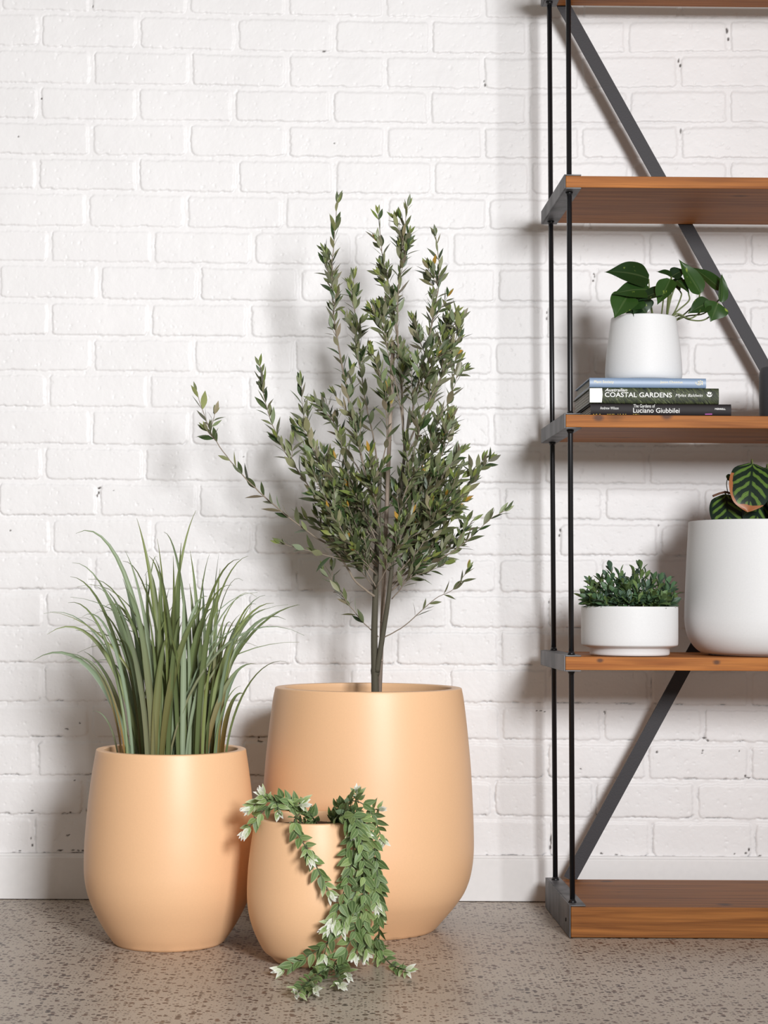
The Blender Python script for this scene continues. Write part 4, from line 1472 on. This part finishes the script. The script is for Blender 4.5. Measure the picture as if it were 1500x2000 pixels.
spine_text(T1, 'author_lettering', 'Andrew Wilson', 1172, 1208, 794.5, 799.8, M['ink_white'])
spine_text(T1, 'title_lettering', 'The Gardens of', 1237, 1279, 789.8, 796.2, M['ink_white'])
spine_text(T1, 'title_lettering', 'Luciano Giubbilei', 1236.5, 1327, 797, 806.5, M['ink_white'], bold=.004)
spine_text(T1, 'publisher_lettering', 'MERRELL', 1396, 1417, 797.2, 800.8, M['ink_white'], bold=.015)
spine_text(T2, 'title_lettering', 'Australian', 1181, 1225, 758.6, 764.8, M['ink_white'], shear=.3, bold=.012)
spine_text(T2, 'title_lettering', 'COASTAL GARDENS', 1181, 1312, 766.6, 776, M['ink_white'], bold=.012)
spine_text(T2, 'author_lettering', 'Myles Baldwin', 1319, 1372, 769.5, 777, M['ink_white'], shear=.3, bold=.0)
spine_text(T3, 'title_lettering', 'Plant Society', 1160, 1199, 743.3, 749.8, M['ink_cream'], bold=.02)
spine_text(T3, 'author_lettering', 'Jason Chongue', 1289, 1333, 744, 750, M['ink_cream'], bold=.02)


def flat_shape(T, name, polys, mat, Y=None):
    bf = Buf()
    Y = YT if Y is None else Y
    for pl in polys:
        vs = [atY(x, y, Y) for x, y in pl]
        bf.add(vs, [tuple(range(len(vs)))])
    return bf.build(name, mat, T, smooth=False)


# ship mark on the middle book, ring mark on the blue book
flat_shape(T2, 'publisher_mark', [[(1379.5, 769), (1384, 772.5), (1389, 772), (1391.5, 768.8), (1390, 774), (1386, 775.6), (1381.5, 774.2)],
                                  [(1381.5, 766), (1386, 765), (1385.5, 770), (1382.5, 770.5)], [(1386.5, 766), (1390, 766.5), (1388.5, 770.5), (1386.2, 770.8)]], M['ink_white'])
flat_shape(T2, 'spine_photo_corner', [[(1151.8, 758.2), (1176, 758.2), (1177, 770), (1175.5, 786), (1151.8, 786)]], M['ink_white'], YT + 0.0001)
cx_, cy_ = 1365, 747.3
ring = []
for k_ in range(14):
    a0_, a1_2 = PI * (0.9 + k_ * 1.5 / 14), PI * (0.9 + (k_ + 1) * 1.5 / 14)
    ring.append([(cx_ + 6.6 * math.cos(a), cy_ - 5.2 * math.sin(a)) for a in (a0_, a1_2)] + [(cx_ + 5.4 * math.cos(a), cy_ - 4.1 * math.sin(a)) for a in (a1_2, a0_)])
ring += [[(1363, 743.5), (1364.6, 743.5), (1364.6, 751), (1363, 751)], [(1366.2, 743.5), (1367.6, 743.5), (1367.6, 751), (1366.2, 751)], [(1371, 744), (1372.5, 744), (1372.8, 752), (1371.2, 752)],
         [(1363, 746.6), (1368, 746.6), (1368, 747.8), (1363, 747.8)]]
flat_shape(T3, 'publisher_mark', ring, M['ink_cream'])
pl = []
r9 = random.Random(2)
for k_ in range(22):
    x = r9.uniform(1156, 1246)
    pl.append([(x, 808.6), (x + r9.uniform(1, 3), 808.6), (x + r9.uniform(1, 3), 809.6), (x, 809.6)])
flat_shape(T1, 'yellow_print', pl, M['yellow'])
flat_shape(T1, 'magenta_print', [[(1377, 808), (1391, 807.6), (1391, 810), (1377, 810)]], M['magenta'])

# ------------------------------------------------------------------ white pot with pothos
PY_ = BKY + 0.115
pc = atY(1257, 680, PY_)
PXc = pc.x
T_po = thing('potted_pothos', 'trailing heart-leaved vine in a small white pot on the book stack', 'potted plant', (PXc, PY_, zD + .0006))
zc_ = PY_ - CAM.y
fz0 = zD + .0006
ztop = atY(1260, 614, PY_ - 0.07).z
h_ = ztop - fz0
sil_r = [(60, 0), (68, .02), (73, .06), (75, .12), (75, .2), (74, .35), (71.5, .55), (68, .75), (65, .92), (64, 1.0)]
prof = [(p.x, p.y) for p in spline([Vector((r * zc_ / FPX, fz0 + h_ * f, 0)) for r, f in sil_r], 5)]
make_pot(T_po, 'pot', PXc, PY_, prof, 0.005, 0.012, M['white_pot'], floor_z=fz0)
PG = [(0.014, 0.038, 0.010), (0.020, 0.052, 0.011), (0.028, 0.072, 0.013), (0.013, 0.032, 0.012)]
GRN = (0.06, 0.11, 0.025)


def big_leaf(parent, b0, b1, Yb, Yt, W, nrm, col, und, mat, shape='heart', fold=.15, curl=.3, wav=0.02, brownish=False, name='leaf', cross=4):
    pb = atY(b0[0], b0[1], Yb); pt = atY(b1[0], b1[1], Yt)
    d = pt - pb
    L_ = d.length * (1 + 0.05 * abs(curl))
    nrm = Vector(nrm)
    dn = d.normalized()
    nn = (nrm - dn * nrm.dot(dn)).normalized()
    # aim so that a curled leaf still ends near the tip
    start = (dn + nn * math.tan(curl * 0.45)).normalized()
    bf = Buf()
    add_leaf(bf, pb, start, nrm, L_, W, col, und, shape, fold, curl, cross=cross, wav=wav, res=28)
    if brownish:
        for i, (u, t) in enumerate(bf.uv):
            e = abs(u - .5) * 2
            lft = (u > .5) if brownish == 1 else (u < .5)
            v = max((t - 0.80) * 3.0, (e - .72) * 1.6 if (lft and t > .25) else 0, 0)
            bf.c[i] = (min(1, v), 0, 0)
    return bf.build(name, mat, parent, attrs=True), pb


def petiole(parent, pts, r=0.0016, mat=None, name='stem'):
    bf = Buf()
    add_tube(bf, spline(pts, 6), r, 8)
    return bf.build(name, mat or M['stem'], parent)


UN = (0.055, 0.085, 0.035)
yp = PY_
LV = [  # base px, tip px, Y base, Y tip offset, width m, normal, colour index, fold, curl, stem root px
    ((1267, 545), (1183, 529), -.03, -.05, .050, (.1, -1, .55), 0, .1, .75, (1275, 612)),
    ((1268, 566), (1197, 573), -.05, -.07, .040, (.0, -1, .6), 1, .1, .6, (1278, 612)),
    ((1228, 575), (1200, 621), -.06, -.075, .046, (-.25, -1, .35), 2, .2, .25, (1236, 612)),
    ((1250, 580), (1226, 607), -.06, -.06, .034, (.1, -1, .3), 1, .3, .3, (1244, 612)),
    ((1262, 612), (1240, 585), -.055, -.06, .044, (.0, -1, .3), 0, .1, .2, (1264, 614)),
    ((1298, 567), (1244, 588), -.06, -.07, .030, (.1, -.8, .9), 3, .15, .35, (1290, 612)),
    ((1309, 545), (1284, 596), -.07, -.085, .034, (-.6, -1, .1), 2, .25, -.2, (1302, 612)),
    ((1312, 540), (1338, 526), -.02, -.02, .026, (.1, -.9, .7), 3, .2, .3, (1308, 612)),
    ((1311, 541), (1282, 530), -.03, -.03, .022, (.0, -.7, 1), 0, .4, .2, (1308, 612)),
    ((1323, 548), (1346, 572), -.02, -.03, .026, (.5, -1, .6), 1, .2, .4, (1330, 600)),
    ((1316, 545), (1329, 566), .0, .0, .026, (.2, -1, .3), 0, .2, .2, (1318, 610)),
    ((1368, 573), (1326, 506), -.02, -.03, .034, (.3, -1, .2), 2, .2, .15, (1352, 610)),
    ((1408, 566), (1350, 520), .0, .01, .032, (.2, -.9, .7), 1, .2, .35, (1395, 600)),
    ((1408, 590), (1410, 533), -.02, -.02, .022, (.6, -1, 0), 2, .4, .2, (1400, 605)),
    ((1386, 590), (1343, 612), -.04, -.05, .030, (.1, -1, .5), 1, .2, .3, (1388, 605)),
    ((1402, 592), (1388, 628), -.04, -.05, .042, (.15, -1, .1), 2, .1, .15, (1400, 592)),
    ((1252, 600), (1222, 612), -.05, -.06, .024, (.0, -1, .8), 3, .2, .3, (1250, 613)),
]
root_c = Vector((PXc, PY_, ztop - .012))
for (pb_, pt_, yb_, yt_, W_, nr_, ci, fo, cu_, rt_) in LV:
    cols = PG[ci]
    ob, base = big_leaf(T_po, pb_, pt_, yp + yb_, yp + yt_, W_ * 1.42, nr_, cols, UN, M['pothos'], 'heart', fo, cu_)
    if pb_[0] < 1345:
        a = atY(rt_[0], rt_[1] + 4, yp + yb_ * .3)
        a.x = PXc + max(-.05, min(.05, a.x - PXc)); a.z = ztop - .011
        m_ = (a + base) * .5 + Vector((rnd.uniform(-.003, .003), -.004, .006))
        petiole(T_po, [a, m_, base])
# long runners going right
def run(pts, Y0, Y1, r=.0017):
    P3 = [atY(x, y, Y0 + (Y1 - Y0) * i / (len(pts) - 1)) for i, (x, y) in enumerate(pts)]
    P3[0].z = ztop - .012
    petiole(T_po, P3, r, M['stem'], 'runner')


run([(1302, 622), (1325, 616), (1345, 624), (1370, 626), (1388, 616), (1402, 592)], yp - .02, yp - .04)
run([(1302, 622), (1322, 613), (1348, 622), (1372, 606), (1386, 591)], yp - .03, yp - .04)
run([(1300, 622), (1320, 610), (1345, 588), (1345, 574), (1344, 566)], yp - .03, yp - .02)
run([(1298, 622), (1316, 612), (1330, 580), (1329, 570), (1322, 562)], yp - .02, yp - .0)
run([(1304, 622), (1335, 615), (1362, 588), (1367, 573)], yp - .0, yp - .02)
run([(1302, 622), (1340, 618), (1375, 612), (1402, 588), (1414, 572)], yp - .0, yp - .01)

# ------------------------------------------------------------------ white footed bowl with a bushy plant
DZ = SZ['d'][1]
BWY = YF + 0.105
bwc = atY(1229.5, 1230, BWY)
T_bw = thing('potted_bushy_plant', 'low bushy green plant in the footed white bowl', 'potted plant', (bwc.x, BWY, DZ + .0006))
zc2 = BWY - CAM.y
sc2 = zc2 / FPX
fz2 = DZ + .0006
zr = lambda y: atY(1229.5, y, BWY).z
zt4 = zr(1185)
foot_top = fz2 + (1282 - 1268) * sc2
body_bot = foot_top + 0.004
prof = [(77 * sc2, fz2 + .003), (77.5 * sc2, fz2 + .006), (77.5 * sc2, foot_top), (79 * sc2, foot_top + .0012), (91 * sc2, body_bot + .0015), (93 * sc2, body_bot + .003), (93.7 * sc2, body_bot + .006), (94 * sc2, body_bot + .02), (94 * sc2, zt4 - .004), (93.8 * sc2, zt4 - .001)]
make_pot(T_bw, 'bowl', bwc.x, BWY, prof, 0.006, 0.010, M['white_pot'], floor_z=fz2)
rnd = random.Random(77)
sb = Buf(); stb = Buf()
SG = [(0.065, 0.14, 0.06), (0.085, 0.17, 0.075), (0.085, 0.145, 0.10), (0.12, 0.20, 0.07), (0.06, 0.115, 0.07), (0.15, 0.23, 0.07)]
heads = []
tops = [(1150, 1136, -.02), (1160, 1152, -.07), (1148, 1160, -.02), (1172, 1130, 0), (1193, 1112, 0), (1186, 1128, -.03), (1210, 1122, .0), (1217, 1135, -.04), (1240, 1116, 0), (1252, 1108, .0),
        (1262, 1120, .01), (1276, 1130, 0), (1290, 1134, .0), (1303, 1134, .02), (1312, 1146, 0), (1300, 1158, -.05), (1315, 1164, -.03), (1140, 1168, 0), (1165, 1168, -.08), (1185, 1155, -.06),
        (1203, 1160, -.085), (1225, 1150, -.06), (1245, 1150, -.07), (1262, 1148, -.05), (1222, 1170, -.09), (1248, 1172, -.085), (1275, 1165, -.08), (1292, 1172, -.07), (1180, 1175, -.08),
        (1205, 1140, -.02), (1232, 1135, -.01), (1270, 1142, .02), (1190, 1140, .03), (1240, 1130, .04), (1165, 1145, .03), (1295, 1150, .04), (1310, 1172, 0), (1148, 1175, -.03)]
tops += [(1150 + q * 11.5, 1170 + (q % 3) * 4, -.078 + .002 * abs(q - 7) ** 1.5) for q in range(15)]
for (tx, ty, dy_) in tops:
    Yh = BWY + dy_ + rnd.uniform(-.01, .01)
    top = atY(tx, ty, Yh)
    ra = Vector((top.x - bwc.x, Yh - BWY, 0))
    if ra.length > .098: ra *= .098 / ra.length
    rt = Vector((bwc.x + ra.x * .7, BWY + ra.y * .7, zt4 - .012))
    path = [rt, (rt + top) / 2 + Vector((0, 0, .004)), top]
    add_tube(stb, path, .0011, 5)
    axis = (top - rt).normalized()
    nl_ = rnd.randint(11, 15)
    for q in range(nl_):
        f = q / nl_
        p = rt + (top - rt) * (0.35 + .65 * f)
        an = q * 2.4 + rnd.uniform(-.3, .3)
        a = Vector((0, -1, 0)); u = (a - axis * a.dot(axis)).normalized(); v = axis.cross(u)
        rad = u * math.cos(an) + v * math.sin(an)
        op = 1.05 - .75 * f + rnd.uniform(-.15, .15)
        d = (axis * math.cos(op) + rad * math.sin(op)).normalized()
        d.z = max(d.z, .0)
        c = rnd.choice(SG); g = rnd.uniform(.75, 1.15)
        L_ = rnd.uniform(.021, .032)
        add_leaf(sb, p, d, axis + rad * -.3, L_, L_ * .40, tuple(x * g for x in c), tuple(x * 1.1 + .015 for x in c), 'spoon', .35, rnd.uniform(-.1, .6), edge=tuple(x * g * .9 for x in c))
stb.build('stems', M['stem'], T_bw)
sb.build('foliage', M['succ'], T_bw, attrs=True)

# ------------------------------------------------------------------ large white pot with calathea
CY_ = YF + 0.160
CXP = 1484
cc_ = atY(CXP, 1150, CY_)
T_ca = thing('potted_calathea', 'striped-leaf plant with browned edges in the large white pot at the right edge', 'potted plant', (cc_.x, CY_, DZ + .0006))
sc3 = (CY_ - CAM.y) / FPX
zt5 = atY(CXP, 1021, CY_).z
h5 = zt5 - fz2
sil_r = [(100, 0), (110, .012), (122, .04), (133, .09), (141, .155), (145, .235), (145.5, .32), (144, .5), (141, .75), (138.5, .92), (137.5, 1.0)]
prof = [(p.x, p.y) for p in spline([Vector((r * sc3, fz2 + h5 * f, 0)) for r, f in sil_r], 5)]
make_pot(T_ca, 'pot', cc_.x, CY_, prof, 0.006, 0.03, M['white_pot'], floor_z=fz2)
bf = Buf()
add_lathe(bf, [(.112, zt5 - .029), (.118, zt5 - .001), (.120, zt5 + .002), (.117, zt5 + .002), (.109, zt5 - .028)], cc_.x, CY_, 64)
bf.build('inner_nursery_pot', M['nursery'], T_ca)
CU = (0.09, 0.03, 0.04)
CA = [  # base, tip, Yb, Yt, W, normal, brown
    ((1470, 906), (1461, 998), -.06, -.11, .096, (-.15, -1, .35), 1, .12, .35),
    ((1418, 966), (1424, 1040), -.02, -.07, .080, (-.2, -1, .35), 0, .12, .3),
    ((1500, 915), (1512, 1000), -.00, -.05, .085, (.5, -1, .3), 0, .15, .3),
    ((1486, 968), (1470, 1035), -.03, -.07, .082, (.25, -1, .35), 2, .12, .25),
    ((1520, 950), (1530, 1030), -.04, -.09, .075, (.3, -1, .4), 0, .1, .3),
    ((1455, 1000), (1448, 1040), .0, -.03, .05, (0, -1, .2), 0, .1, .2),
    ((1545, 905), (1570, 985), .0, -.04, .075, (.4, -1, .5), 0, .1, .4),
]
for (b0, b1, yb_, yt_, W_, nr_, bw, fo, cu_) in CA:
    ob, base = big_leaf(T_ca, b0, b1, CY_ + yb_, CY_ + yt_, W_, nr_, (0.0, 0.0, 0.0), CU, M['calathea'], 'oval', fo, cu_, wav=.015, brownish=bw)
    a = Vector((cc_.x + max(-.07, min(.07, base.x - cc_.x)) * .8, CY_ + .01, zt5 - .03))
    petiole(T_ca, [a, (a + base) * .5 + Vector((0, .015, .01)), base + Vector((0, .012, .006)), base], .0018)
petiole(T_ca, [atY(1470, 1022, CY_ - .02), atY(1440, 975, CY_ - .03), atY(1422, 962, CY_ - .05), atY(1408, 963, CY_ - .05), atY(1392, 969, CY_ - .05)], .0026, M['dry_stem'], 'dry_stalk')
petiole(T_ca, [atY(1432, 1022, CY_ - .02), atY(1422, 965, CY_ - .03), atY(1419, 945, CY_ - .03), atY(1422, 932, CY_ - .03)], .0010, M['stem'])
big_leaf(T_ca, (1418, 930), (1432, 940), CY_ - .03, CY_ - .02, .018, (-.3, -1, .6), (0, 0, 0), CU, M['calathea'], 'oval', .2, .6)

# ------------------------------------------------------------------ charcoal vase at the right edge of the third shelf
VYc = YF + 0.13
vc = atY(1548, 760, VYc)
T_v = thing('vase', 'dark charcoal cylindrical pot on the third shelf, cut off by the right edge', 'pot', (vc.x, VYc, SHZ))
scv = (VYc - CAM.y) / FPX
ztv = atY(1548, 714, VYc - .06).z
rv = 64.5 * scv
prof = [(rv * .96, SHZ + .003), (rv * .99, SHZ + .008), (rv, SHZ + .02), (rv, ztv - .02), (rv * .985, ztv - .006), (rv * .96, ztv)]
make_pot(T_v, 'body', vc.x, VYc, prof, 0.006, 0.10, M['charcoal'], soil=False, floor_z=SHZ)
